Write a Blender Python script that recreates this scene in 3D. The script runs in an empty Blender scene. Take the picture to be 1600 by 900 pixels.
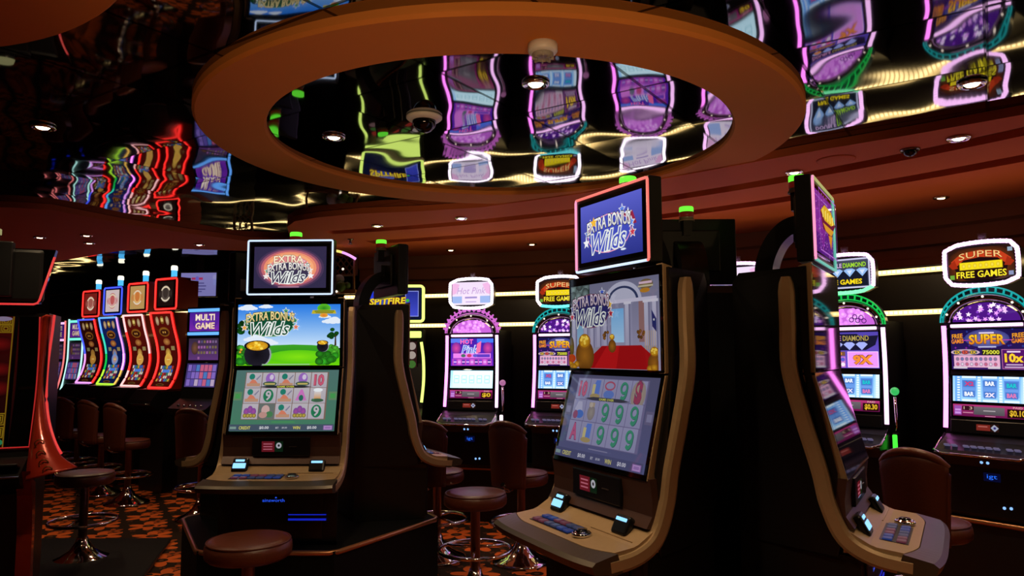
import bpy, bmesh, math, random
from math import sin, cos, pi, radians, sqrt, atan2, hypot
from mathutils import Vector, Matrix
random.seed(7)
SC = bpy.context.scene
COL = SC.collection

# ------------------------------------------------------------------ camera
EYE = Vector((0, 0, 1.5)); FPX, PITCH, ROLL = 1128.18, .0890, -.0047
cam_d = bpy.data.cameras.new('camera'); cam_d.sensor_width = 36; cam_d.lens = 36*FPX/1600
cam_d.clip_start = .05
cam = bpy.data.objects.new('camera', cam_d); COL.objects.link(cam); SC.camera = cam
cp, sp, cr, sr = cos(PITCH), sin(PITCH), cos(ROLL), sin(ROLL)
_r0, _u0, _w = Vector((1, 0, 0)), Vector((0, -sp, cp)), Vector((0, cp, sp))
_r = cr*_r0 + sr*_u0; _u = -sr*_r0 + cr*_u0
M = Matrix((( _r.x, _u.x, -_w.x, EYE.x), (_r.y, _u.y, -_w.y, EYE.y), (_r.z, _u.z, -_w.z, EYE.z), (0, 0, 0, 1)))
cam.matrix_world = M

# ------------------------------------------------------------------ colours and materials
def lin(c):
    return tuple((x/255/12.92 if x/255 <= .04045 else ((x/255+.055)/1.055)**2.4) for x in c[:3])
MATS = {}
def mat(name, color, rough=.5, metal=0., emit=None, strength=0., coat=0., spec=.5):
    if name in MATS: return MATS[name]
    m = bpy.data.materials.new(name); m.use_nodes = True
    b = m.node_tree.nodes['Principled BSDF']
    b.inputs['Base Color'].default_value = (*color, 1)
    b.inputs['Roughness'].default_value = rough
    b.inputs['Metallic'].default_value = metal
    b.inputs['Coat Weight'].default_value = coat
    b.inputs['Specular IOR Level'].default_value = spec
    if emit:
        b.inputs['Emission Color'].default_value = (*emit, 1)
        b.inputs['Emission Strength'].default_value = strength
    MATS[name] = m
    return m
def noisy(name, c1, c2, scale=40, rough=.5, metal=0., bump=0., coat=0., spec=.5):
    """two-tone speckled surface with a little bump"""
    m = mat(name, c1, rough, metal, coat=coat, spec=spec)
    nt = m.node_tree; b = nt.nodes['Principled BSDF']
    tc = nt.nodes.new('ShaderNodeTexCoord'); nz = nt.nodes.new('ShaderNodeTexNoise'); nz.inputs['Scale'].default_value = scale
    nz.inputs['Detail'].default_value = 3
    mx = nt.nodes.new('ShaderNodeMix'); mx.data_type = 'RGBA'
    mx.inputs[6].default_value = (*c1, 1); mx.inputs[7].default_value = (*c2, 1)
    nt.links.new(tc.outputs['Object'], nz.inputs['Vector']); nt.links.new(nz.outputs['Fac'], mx.inputs[0])
    nt.links.new(mx.outputs[2], b.inputs['Base Color'])
    if bump:
        bp = nt.nodes.new('ShaderNodeBump'); bp.inputs['Strength'].default_value = bump; bp.inputs['Distance'].default_value = .01
        nt.links.new(nz.outputs['Fac'], bp.inputs['Height']); nt.links.new(bp.outputs['Normal'], b.inputs['Normal'])
    return m
def glow(name, rgb, strength=1.6):
    """a lit LED tube, bulb or light box; rgb as 0-255"""
    return mat(name, (.02, .02, .02), .4, emit=lin(rgb), strength=strength)
def art_mat(name, strength):
    """a lit screen under glass: its picture is the mesh's colour layer"""
    if name in MATS: return MATS[name]
    m = mat(name, (.004, .004, .005), .04, spec=.5)
    nt = m.node_tree; b = nt.nodes['Principled BSDF']
    a = nt.nodes.new('ShaderNodeAttribute'); a.attribute_name = 'Col'
    nt.links.new(a.outputs['Color'], b.inputs['Emission Color']); b.inputs['Emission Strength'].default_value = strength
    return m

BLACK = mat('black_cabinet_paint', (.004, .004, .0045), .38)
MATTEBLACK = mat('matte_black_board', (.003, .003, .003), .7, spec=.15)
BLACKGLASS = mat('black_glass', (.002, .002, .002), .05)
BLACKPLASTIC = mat('black_plastic', (.006, .006, .007), .3)
GOLD = noisy('champagne_metal_paint', (.42, .275, .145), (.47, .315, .17), 60, .38, .25)
BRONZE = noisy('bronze_metal_paint', (.065, .047, .03), (.08, .058, .037), 60, .36, .3)
BROWNPANEL = noisy('brown_panel_paint', (.07, .030, .020), (.085, .038, .026), 60, .4, .2)
CHROME = mat('chrome', (.75, .72, .68), .08, 1.)
DARKCHROME = mat('dark_chrome', (.25, .24, .24), .12, 1.)
COPPER = mat('copper_edge_trim', (.55, .26, .12), .3, .8)
LEATHER = noisy('brown_leather', (.085, .019, .008), (.10, .023, .010), 90, .42, 0, .15)
LEATHERSEAT = noisy('brown_seat_leather', (.10, .024, .011), (.12, .03, .014), 90, .36, 0, .12)
WHITE = noisy('white_plastic', (.75, .72, .66), (.78, .75, .7), 20, .4)
ROSE = noisy('ring_plaster', (.66, .23, .05), (.69, .245, .055), 6, .75, spec=.06)
SOFFIT = noisy('soffit_plaster', (.66, .155, .055), (.69, .165, .06), 6, .7, spec=.06)
FASCIA = noisy('fascia_wood', (.30, .12, .055), (.36, .15, .065), 5, .6, spec=.15)
REDLAC = noisy('red_lacquer', (.42, .025, .012), (.50, .04, .015), 9, .25, .2, coat=.5)
WALLDARK = noisy('dark_wall_panel', (.0035, .0025, .0022), (.005, .0035, .003), 8, .7, spec=.04)

# ------------------------------------------------------------------ things, parts
def new(name, data, parent=None, loc=None, rot=None):
    o = bpy.data.objects.new(name, data); COL.objects.link(o)
    if parent: o.parent = parent
    if loc: o.location = loc
    if rot: o.rotation_euler = rot
    return o
def tag(o, label=None, cat=None, group=None, kind=None):
    for k, v in (('label', label), ('category', cat), ('group', group), ('kind', kind)):
        if v: o[k] = v
    return o
def thing(name, label, cat, loc=(0, 0, 0), rz=0, group=None):
    return tag(new(name, None, None, loc, (0, 0, rz)), label, cat, group)
def copy_tree(o, parent=None):
    c = o.copy(); COL.objects.link(c)
    if parent: c.parent = parent
    for ch in [x for x in o.children]: copy_tree(ch, c)
    return c

class MB:
    """collects shapes; build() links them as one mesh object"""
    def __init__(s): s.bm = bmesh.new(); s.mats = []; s.cur = 0
    def use(s, m):
        if m not in s.mats: s.mats.append(m)
        s.cur = s.mats.index(m); return s
    def face(s, vs, smooth=False):
        try:
            f = s.bm.faces.new(vs); f.material_index = s.cur; f.smooth = smooth; return f
        except ValueError: return None
    def grid(s, rings, closed=True, cap=True, smooth=True, loop=False):
        """skin between rows of points"""
        V = [[s.bm.verts.new(p) for p in r] for r in rings]
        n = len(V[0])
        rows = list(zip(V, V[1:])) + ([(V[-1], V[0])] if loop else [])
        for a, b in rows:
            for i in range(n if closed else n-1):
                j = (i+1) % n
                s.face([a[i], a[j], b[j], b[i]], smooth)
        if cap and closed and not loop:
            s.face(V[0][::-1]); s.face(V[-1])
        return s
    def box(s, x0, x1, y0, y1, z0, z1, bev=0, mtx=None):
        P = [(x, y, z) for z in (z0, z1) for x, y in ((x0, y0), (x1, y0), (x1, y1), (x0, y1))]
        if mtx: P = [mtx @ Vector(p) for p in P]
        v = [s.bm.verts.new(p) for p in P]
        fs = [s.face([v[i] for i in q]) for q in ((3, 2, 1, 0), (4, 5, 6, 7), (0, 1, 5, 4), (1, 2, 6, 5), (2, 3, 7, 6), (3, 0, 4, 7))]
        if bev:
            es = list({e for f in fs for e in f.edges})
            r = bmesh.ops.bevel(s.bm, geom=es, offset=bev, segments=2, affect='EDGES', profile=.5)
            for f in r['faces']: f.material_index = s.cur
        return s
    def prism(s, prof, x0, x1, wid=None, bev=0):
        """profile of (p, z), p forward, extruded across x; wid(p) scales the half width"""
        a = [s.bm.verts.new((x0*(wid(p) if wid else 1), -p, z)) for p, z in prof]
        b = [s.bm.verts.new((x1*(wid(p) if wid else 1), -p, z)) for p, z in prof]
        n = len(prof); fs = [s.face(a[::-1]), s.face(b)]
        for i in range(n):
            j = (i+1) % n
            fs.append(s.face([a[i], a[j], b[j], b[i]]))
        fs = [f for f in fs if f]
        bmesh.ops.recalc_face_normals(s.bm, faces=fs)
        if bev:
            es = list({e for f in fs[:2] for e in f.edges})
            bmesh.ops.bevel(s.bm, geom=es, offset=bev, segments=2, affect='EDGES', profile=.5)
        return s
    def plate(s, pts, z0, z1):
        """outline of (x, y) from z0 to z1"""
        a = [s.bm.verts.new((x, y, z0)) for x, y in pts]; b = [s.bm.verts.new((x, y, z1)) for x, y in pts]
        n = len(pts); fs = [s.face(a[::-1]), s.face(b)]
        for i in range(n):
            j = (i+1) % n; fs.append(s.face([a[i], a[j], b[j], b[i]]))
        bmesh.ops.recalc_face_normals(s.bm, faces=[f for f in fs if f]); return s
    def tube(s, pts, r, n=8, closed=False):
        pts = [Vector(p) for p in pts]; rings = []
        N = len(pts)
        for i, p in enumerate(pts):
            a = pts[(i-1) % N] if closed or i > 0 else p
            b = pts[(i+1) % N] if closed or i < N-1 else p
            t = (b-a).normalized()
            ref = Vector((0, 0, 1)) if abs(t.z) < .9 else Vector((0, 1, 0))
            u = t.cross(ref).normalized(); w = u.cross(t)
            rr = r[i] if isinstance(r, (list, tuple)) else r
            rings.append([p + rr*(cos(2*pi*k/n)*u + sin(2*pi*k/n)*w) for k in range(n)])
        return s.grid(rings, True, True, True, closed)
    def lathe(s, prof, n=24, c=(0, 0, 0), smooth=True, axis='z'):
        rings = []
        for r, z in prof:
            r = max(r, 1e-4)
            if axis == 'z': rings.append([(c[0]+r*cos(2*pi*k/n), c[1]+r*sin(2*pi*k/n), c[2]+z) for k in range(n)])
            else: rings.append([(c[0]+r*cos(2*pi*k/n), c[1]-z, c[2]+r*sin(2*pi*k/n)) for k in range(n)])
        return s.grid(rings, True, True, smooth)
    def ball(s, c, r, n=8):
        return s.lathe([(r*sin(pi*i/n), -r*cos(pi*i/n)) for i in range(n+1)], n*2, c)
    def build(s, name, m=None, parent=None, loc=None, rot=None):
        bmesh.ops.recalc_face_normals(s.bm, faces=s.bm.faces)
        me = bpy.data.meshes.new(name); s.bm.to_mesh(me); s.bm.free()
        for x in ([m] if m else s.mats): me.materials.append(x)
        return new(name, me, parent, loc, rot)

def rrect(w, h, r, n=5):
    """rounded rectangle outline, counter-clockwise in (x, z)"""
    P = []
    for cx, cz, a0 in ((w/2-r, h/2-r, 0), (-w/2+r, h/2-r, 90), (-w/2+r, -h/2+r, 180), (w/2-r, -h/2+r, 270)):
        for k in range(n+1):
            a = radians(a0+90*k/n); P.append((cx+r*cos(a), cz+r*sin(a)))
    return P
def smooth_path(pts, k=5):
    """Catmull-Rom through the points"""
    P = [Vector(p) for p in pts]; out = []
    for i in range(len(P)-1):
        a, b, c, d = P[max(i-1, 0)], P[i], P[i+1], P[min(i+2, len(P)-1)]
        for j in range(k):
            t = j/k
            out.append(.5*((2*b)+(c-a)*t+(2*a-5*b+4*c-d)*t*t+(3*b-a-3*c+d)*t**3))
    return out+[P[-1]]

# ------------------------------------------------------------------ screen pictures: coloured shapes laid on a panel
_tc = {}
def glyphs(txt, shear=0, bold=0, space=1.0):
    k = (txt, shear, bold, space)
    if k not in _tc:
        c = bpy.data.curves.new('lettering', 'FONT'); c.body = txt; c.shear = shear; c.offset = bold; c.resolution_u = 2
        c.space_character = space
        o = bpy.data.objects.new('lettering', c); m = o.to_mesh()
        vs = [(v.co.x, v.co.y) for v in m.vertices]; fs = [tuple(p.vertices) for p in m.polygons]
        o.to_mesh_clear(); bpy.data.objects.remove(o); bpy.data.curves.remove(c)
        x0 = min(v[0] for v in vs); x1 = max(v[0] for v in vs); y0 = min(v[1] for v in vs); y1 = max(v[1] for v in vs)
        _tc[k] = ([((x-x0)/(x1-x0)-.5, (y-y0)/(y1-y0)-.5) for x, y in vs], fs)
    return _tc[k]
class Art:
    """picture of size w x h metres; u right 0..1, v down 0..1; colours 0-255"""
    def __init__(s, w, h, gain=1., haze=None): s.w, s.h, s.g, s.haze = w, h, gain, haze; s.V = []; s.C = []; s.F = []; s.L = 0
    def add(s, uv, cols, faces):
        s.L += 1; b = len(s.V)
        for (u, v), c in zip(uv, cols):
            u = min(max(u, 0), 1); v = min(max(v, 0), 1)
            if s.haze: c = tuple(x+(y-x)*s.haze[1] for x, y in zip(c, s.haze[0]))
            s.V.append((u, v, s.L)); s.C.append(tuple(x*s.g for x in lin(c)))
        s.F += [tuple(b+i for i in f) for f in faces]
    def poly(s, pts, c): s.add(pts, [c]*len(pts), [tuple(range(len(pts)))])
    def rect(s, u0, v0, u1, v1, c, c2=None, nv=1, nu=1):
        """c at the top to c2 at the bottom"""
        c2 = c2 or c; P = []; K = []; F = []
        for j in range(nv+1):
            t = j/nv; k = tuple(a+(b-a)*t for a, b in zip(c, c2))
            for i in range(nu+1): P.append((u0+(u1-u0)*i/nu, v0+(v1-v0)*t)); K.append(k)
        for j in range(nv):
            for i in range(nu): a = j*(nu+1)+i; F.append((a, a+1, a+nu+2, a+nu+1))
        s.add(P, K, F)
    def ell(s, u, v, ru, rv, c, c2=None, n=20, a0=0, a1=360):
        """c2: colour at the rim"""
        if a1-a0 < 360:
            P = [(u+ru*cos(radians(a0+(a1-a0)*k/n)), v-rv*sin(radians(a0+(a1-a0)*k/n))) for k in range(n+1)]
            s.poly(P, c); return
        P = [(u, v)]+[(u+ru*cos(2*pi*k/n), v-rv*sin(2*pi*k/n)) for k in range(n)]
        s.add(P, [c]+[c2 or c]*n, [(0, 1+k, 1+(k+1) % n) for k in range(n)])
    def ring(s, u, v, ru, rv, t, c, n=24, a0=0, a1=360):
        P = []; F = []
        for k in range(n+1):
            a = radians(a0+(a1-a0)*k/n)
            P += [(u+ru*cos(a), v-rv*sin(a)), (u+(ru-t)*cos(a), v-(rv-t*rv/ru)*sin(a))]
        for k in range(n): F.append((2*k, 2*k+1, 2*k+3, 2*k+2))
        s.add(P, [c]*len(P), F)
    def frame(s, u0, v0, u1, v1, t, c):
        tv = t*s.w/s.h
        s.rect(u0, v0, u1, v0+tv, c); s.rect(u0, v1-tv, u1, v1, c); s.rect(u0, v0, u0+t, v1, c); s.rect(u1-t, v0, u1, v1, c)
    def star(s, u, v, r, c, n=5, rot=0):
        k = s.w/s.h; P = []
        for i in range(2*n):
            a = pi/2+pi*i/n+rot; q = r if i % 2 == 0 else r*.45
            P.append((u+q*cos(a), v-q*k*sin(a)))
        s.add([(u, v)]+P, [c]*(2*n+1), [(0, 1+i, 1+(i+1) % (2*n)) for i in range(2*n)])
    def text(s, txt, u, v, w, h, c, shear=0, bold=.0, arch=0, c2=None, rot=0):
        """centred lettering, w and h as shares of the panel; arch lifts the middle"""
        vs, fs = glyphs(txt, shear, bold)
        P = []
        for x, y in vs:
            dy = arch*(1-4*x*x)
            P.append((u+w*x, v-h*y-dy+rot*x))
        K = [tuple(a+((b-a)*(.5-y)) for a, b in zip(c, c2 or c)) for x, y in vs]
        s.add(P, K, fs)
    def label(s, txt, u, v, w, h, c, edge, shear=0, bold=.02, arch=0, c2=None, rot=0):
        """lettering with an outline"""
        s.text(txt, u, v, w*1.02, h*1.12, edge, shear, bold+.035, arch, rot=rot); s.text(txt, u, v, w, h, c, shear, bold, arch, c2, rot)
    def build(s, name, m, parent=None, loc=(0, 0, 0), tilt=0, warp=None, step=.00012):
        me = bpy.data.meshes.new(name)
        if warp: V = [warp(u, v, l*step) for u, v, l in s.V]
        else: V = [((u-.5)*s.w, -l*step, (.5-v)*s.h) for u, v, l in s.V]
        me.from_pydata(V, [], s.F); at = me.color_attributes.new('Col', 'FLOAT_COLOR', 'POINT')
        at.data.foreach_set('color', [x for c in s.C for x in (*c, 1)])
        me.materials.append(m); me.update()
        return new(name, me, parent, loc, (tilt, 0, 0))
SCREEN = art_mat('lit_screen', 1.0)
# ------------------------------------------------------------------ node maths for the carpet and the mirror
class NB:
    def __init__(s, nt): s.nt = nt
    def m(s, op, a, b=None, c=None):
        n = s.nt.nodes.new('ShaderNodeMath'); n.operation = op
        for i, x in enumerate((a, b, c)):
            if x is None: continue
            if isinstance(x, (int, float)): n.inputs[i].default_value = x
            else: s.nt.links.new(x, n.inputs[i])
        return n.outputs[0]
    def mix(s, f, a, b):
        n = s.nt.nodes.new('ShaderNodeMix'); n.data_type = 'RGBA'
        for i, x in ((0, f), (6, a), (7, b)):
            if isinstance(x, tuple): n.inputs[i].default_value = (*x, 1)
            elif isinstance(x, (int, float)): n.inputs[i].default_value = x
            else: s.nt.links.new(x, n.inputs[i])
        return n.outputs[2]
def carpet_material():
    m = mat('flowered_carpet', (.05, .02, .01), .95, spec=.1); nt = m.node_tree; B = NB(nt); b = nt.nodes['Principled BSDF']
    g = nt.nodes.new('ShaderNodeNewGeometry'); sx = nt.nodes.new('ShaderNodeSeparateXYZ')
    nt.links.new(g.outputs['Position'], sx.inputs[0])
    def flowers(P, ox, oy, ra, rb, npet, ph):
        x = B.m('DIVIDE', B.m('ADD', sx.outputs[0], ox), P); y = B.m('DIVIDE', B.m('ADD', sx.outputs[1], oy), P*.85)
        row = B.m('FLOOR', y); odd = B.m('MULTIPLY', B.m('MODULO', B.m('ABSOLUTE', row), 2), .5)
        fx = B.m('SUBTRACT', B.m('FRACT', B.m('ADD', x, odd)), .5); fy = B.m('SUBTRACT', B.m('FRACT', y), .5)
        fy = B.m('MULTIPLY', fy, .85)
        r = B.m('SQRT', B.m('ADD', B.m('MULTIPLY', fx, fx), B.m('MULTIPLY', fy, fy)))
        a = B.m('ARCTAN2', fy, fx)
        lobe = B.m('ABSOLUTE', B.m('COSINE', B.m('ADD', B.m('MULTIPLY', a, npet/2), ph)))
        lim = B.m('ADD', ra, B.m('MULTIPLY', lobe, rb))
        ins = B.m('LESS_THAN', r, lim); hole = B.m('GREATER_THAN', r, ra*.75)
        return B.m('MULTIPLY', ins, hole), B.m('LESS_THAN', r, ra*.30)
    f1, d1 = flowers(.42, .05, .11, .15, .26, 6, .3)
    f2, d2 = flowers(.42, .26, .29, .06, .13, 5, 1.1)
    f3, d3 = flowers(.14, .02, .06, .06, .14, 4, .7)
    nz = nt.nodes.new('ShaderNodeTexNoise'); nz.inputs['Scale'].default_value = 7; nt.links.new(g.outputs['Position'], nz.inputs['Vector'])
    pick = B.m('GREATER_THAN', nz.outputs['Fac'], .36)
    c = B.mix(f3, (.030, .016, .010), (.115, .042, .018))
    c = B.mix(f2, c, (.42, .085, .018))
    c = B.mix(B.m('MULTIPLY', f1, pick), c, (.75, .14, .026))
    c = B.mix(d1, c, (.14, .06, .03))
    nt.links.new(c, b.inputs['Base Color'])
    fz = nt.nodes.new('ShaderNodeTexNoise'); fz.inputs['Scale'].default_value = 400; nt.links.new(g.outputs['Position'], fz.inputs['Vector'])
    bp = nt.nodes.new('ShaderNodeBump'); bp.inputs['Strength'].default_value = .4; bp.inputs['Distance'].default_value = .004
    nt.links.new(fz.outputs['Fac'], bp.inputs['Height']); nt.links.new(bp.outputs['Normal'], b.inputs['Normal'])
    return m
def mirror_material():
    m = mat('black_mirror_tiles', (.30, .30, .32), .035, 1.); nt = m.node_tree; B = NB(nt); b = nt.nodes['Principled BSDF']
    g = nt.nodes.new('ShaderNodeNewGeometry'); mp = nt.nodes.new('ShaderNodeMapping'); mp.vector_type = 'TEXTURE'
    mp.inputs['Location'].default_value = (.05, 3.21, 0); mp.inputs['Rotation'].default_value = (0, 0, radians(56.4)); mp.inputs['Scale'].default_value = (.59, .59, 1)
    nt.links.new(g.outputs['Position'], mp.inputs['Vector'])
    sx = nt.nodes.new('ShaderNodeSeparateXYZ'); nt.links.new(mp.outputs[0], sx.inputs[0])
    e = []
    for o in (0, 1):
        fr = B.m('FRACT', B.m('ADD', sx.outputs[o], 100)); e.append(B.m('MINIMUM', fr, B.m('SUBTRACT', 1, fr)))
    seam = B.m('LESS_THAN', B.m('MINIMUM', e[0], e[1]), .013)
    nt.links.new(B.mix(seam, (.30, .30, .32), (.01, .01, .009)), b.inputs['Base Color'])
    # each tile hangs at its own slight tilt and is a little wavy
    fl = nt.nodes.new('ShaderNodeVectorMath'); fl.operation = 'FLOOR'; nt.links.new(mp.outputs[0], fl.inputs[0])
    wn = nt.nodes.new('ShaderNodeTexWhiteNoise'); nt.links.new(fl.outputs[0], wn.inputs['Vector'])
    nz = nt.nodes.new('ShaderNodeTexNoise'); nz.inputs['Scale'].default_value = 3.0; nz.inputs['Detail'].default_value = .5
    nt.links.new(g.outputs['Position'], nz.inputs['Vector'])
    cmb = nt.nodes.new('ShaderNodeCombineXYZ')
    for i, src in ((0, (wn.outputs['Color'], nz.outputs['Color'])), (1, (wn.outputs['Color'], nz.outputs['Color']))):
        sa = nt.nodes.new('ShaderNodeSeparateXYZ'); nt.links.new(src[0], sa.inputs[0])
        sb = nt.nodes.new('ShaderNodeSeparateXYZ'); nt.links.new(src[1], sb.inputs[0])
        t = B.m('MULTIPLY', B.m('SUBTRACT', sa.outputs[i], .5), .016)
        w = B.m('MULTIPLY', B.m('SUBTRACT', sb.outputs[i], .5), .06)
        nt.links.new(B.m('ADD', t, w), cmb.inputs[i])
    ad = nt.nodes.new('ShaderNodeVectorMath'); nt.links.new(g.outputs['Normal'], ad.inputs[0]); nt.links.new(cmb.outputs[0], ad.inputs[1])
    no = nt.nodes.new('ShaderNodeVectorMath'); no.operation = 'NORMALIZE'; nt.links.new(ad.outputs[0], no.inputs[0])
    nt.links.new(no.outputs[0], b.inputs['Normal'])
    return m

# ------------------------------------------------------------------ the room
def struct(o): return tag(o, kind='structure')
mb = MB(); mb.box(-11, 8, -6, 15, -.1, 0); struct(mb.build('floor', carpet_material()))
mb = MB(); mb.box(-11, 8, -6, 15, 2.6, 2.7); struct(mb.build('ceiling', mirror_material()))
mb = MB(); mb.plate([(-.054+1.15*cos(2*pi*k/64), 3.639+1.15*sin(2*pi*k/64)) for k in range(64)], 2.584, 2.598); struct(mb.build('ceiling_mirror', mirror_material()))

RC = (-2.13, .51)                       # centre of the curved back wall
def arc(R, a0, a1, n=40, c=RC): return [(c[0]+R*cos(radians(a0+(a1-a0)*k/n)), c[1]+R*sin(radians(a0+(a1-a0)*k/n))) for k in range(n+1)]
def wall_strip(path, prof):
    """sweep a (offset outward, z) profile along a plan path, outward = left normal"""
    P = [Vector((*p, 0)) for p in path]; rings = []
    for i, p in enumerate(P):
        t = (P[min(i+1, len(P)-1)]-P[max(i-1, 0)]).normalized(); nrm = Vector((-t.y, t.x, 0))
        rings.append([p+nrm*o+Vector((0, 0, z)) for o, z in prof])
    return rings
# curved back wall with a ledge, the bulkhead set back above it
back = arc(6.68, 86, -12, 60)
mb = MB(); mb.grid(wall_strip(back, [(0, 0), (0, 2.085), (1.1, 2.085), (1.1, 0)])); struct(mb.build('wall_back', WALLDARK))
K = 1.157; RF = (RC[0]*K, RC[1]*K)
front = arc(6.37*K, 84, -12, 60, RF)
prof = [(0, 2.56), (0, 2.43), (.035, 2.41), (.035, 2.30), (.08, 2.287), (.08, 2.215), (.06, 2.20), (.06, 2.09), (.44, 2.09), (.44, 2.56)]
mb = MB(); mb.grid(wall_strip(front, prof), smooth=False); struct(mb.build('trim_1', FASCIA))
leftpath = [(-8.6, 13.4), (-6.4, 11.4), (-4.45, 9.75), (-3.65, 9.32), (-1.85, 8.4)]
mb = MB(); mb.grid(wall_strip(leftpath, [(0, 0), (0, 2.58), (.1, 2.58), (.1, 0)]), smooth=False); struct(mb.build('wall_left', WALLDARK))

def fill2d(name, outer, holes, z, dz, m):
    d = bpy.data.curves.new(name, 'CURVE'); d.dimensions = '2D'; d.fill_mode = 'BOTH'; d.extrude = dz/2
    for pts in [outer]+holes:
        s = d.splines.new('POLY'); s.points.add(len(pts)-1); s.use_cyclic_u = True
        for p, q in zip(s.points, pts): p.co = (q[0], q[1], 0, 1)
    o = bpy.data.objects.new(name, d); me = bpy.data.meshes.new_from_object(o)
    bpy.data.objects.remove(o); bpy.data.curves.remove(d); me.materials.clear(); me.materials.append(m)
    return new(name, me, None, (0, 0, z+dz/2))
near = [(x*K, y*K) for x, y in [(6.5, -2.0), (3.5, 1.2), (2.6, 2.17), (2.0, 2.72), (1.69, 2.99), (1.42, 3.20), (.95, 3.62), (.4, 4.1), (-.19, 4.48), (-.6, 4.60), (-.97, 4.66), (-1.3, 4.79), (-1.5, 4.93),
        (-1.62, 5.15), (-1.8, 5.84), (-2.14, 5.82), (-2.45, 5.42), (-2.72, 4.99), (-2.91, 4.5), (-3.1, 4.42), (-4.5, 4.2), (-8.5, 3.6)]]
far = [(x*K, y*K) for x, y in [(-9.5, 9.4), (-6, 8.1), (-4.23, 6.87), (-3.5, 6.35), (-3.04, 6.18), (-2.39, 6.36), (-1.9, 6.6)]]+arc(6.37*K, 84, -12, 60, RF)+[(6.5*K, -2.0*K)]
C1, C2 = (-2.97*K, -.63*K), (-3.04*K, -.6*K)
g1 = arc(6.31*K, 75.3, 18, 40, C1)+arc(6.17*K, 18, 75.3, 40, C1)
g2 = arc(6.84*K, 74, 18, 40, C2)+arc(6.69*K, 18, 74, 40, C2)
o = fill2d('ceiling_soffit', near+far[:-1], [g1, g2], 2.553, .045, SOFFIT); struct(o)
mb = MB()
for R0, R1, c in ((6.15*K, 6.33*K, C1), (6.67*K, 6.86*K, C2)):
    mb.plate(arc(R1, 76, 17, 40, c)+arc(R0, 17, 76, 40, c), 2.594, 2.599)
struct(mb.build('ceiling_groove', FASCIA))

# hanging ring and its neighbour
def ring(name, c, Ro, Ri, z0, z1, label):
    mb = MB(); n = 96
    prof = [(Ro-.012, z0), (Ro, z0+.012), (Ro, z1), (Ri, z1), (Ri, z0+.010), (Ri+.010, z0)]
    mb.lathe(prof, n, (*c, 0), smooth=False); mb2 = mb
    mb.bm.faces.ensure_lookup_table()
    bmesh.ops.delete(mb.bm, geom=[f for f in mb.bm.faces if len(f.verts) > 4], context='FACES')
    vs = [v for v in mb.bm.verts]
    a, b = vs[:n], vs[-n:]
    for k in range(n): mb.face([a[k], a[(k+1) % n], b[(k+1) % n], b[k]])
    for f in mb.bm.faces:
        f.smooth = True
    o = mb.build(name, ROSE)
    md = o.modifiers.new('edges', 'EDGE_SPLIT'); md.split_angle = radians(30)
    return tag(o, label, 'ceiling ring', kind='thing')
ring('ceiling_ring', (-.054, 3.639), 1.458, 1.144, 2.559, 2.603, 'large orange-brown ring hanging under the mirrored ceiling, smoke detector on it')
ring('ceiling_ring', (-2.035, 1.256), 1.195, .88, 2.559, 2.603, 'dark red-brown ceiling ring cut off by the top left corner of the picture')

# LED strips in the back wall, three runs each height
WARM = glow('warm_led', (255, 212, 130), 2.2)
BEAD = glow('led_bead', (255, 222, 150), 4.5)
def led_run(path, z, label, off=.0):
    mb = MB(); mb.use(WARM); mb.grid(wall_strip(path, [(off, z-.018), (off-.03, z-.012), (off-.03, z+.012), (off, z+.018)]), smooth=False)
    mb.use(WARM); L = 0
    for a, b in zip(path, path[1:]):
        d = Vector((b[0]-a[0], b[1]-a[1], 0)); n = max(1, round(d.length/.034)); nn = Vector((-d.y, d.x, 0)).normalized(); ang = atan2(d.y, d.x); mb.use(BEAD)
        for k in range(n):
            q = Vector((*a, 0))+d*(k+.5)/n+nn*(off-.03); mb.box(-.010, .010, -.006, .002, -.009, .009, 0, Matrix.Translation((q.x, q.y, z)) @ Matrix.Rotation(ang+pi, 4, 'Z'))
    o = mb.build('led_strip'); tag(o, label, 'light strip', 'warm light strips along the walls')
led_run(back, 2.055, 'upper warm white light strip curving along the back wall under the brown bulkhead')
led_run(back, 1.765, 'lower warm white light strip curving along the dark back wall')
led_run(leftpath, 2.055, 'upper warm white light strip behind the far left row of machines')
led_run(leftpath, 1.765, 'lower warm white light strip behind the far left row of machines')

# low bench under the curved row of machines
t = thing('machine_bench', 'low black curved bench with copper edge under the pink-lit machines', 'bench')
mb = MB(); mb.grid(wall_strip(arc(6.36, 83, -8, 60), [(0, 0), (0, .488), (.31, .488), (.31, 0)]), smooth=False); mb.build('bench_body', BLACK, t)
mb = MB(); mb.tube([(x, y, .468) for x, y in arc(6.345, 83, -8, 60)], .018, 8); mb.build('edge_trim', COPPER, t)

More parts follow.
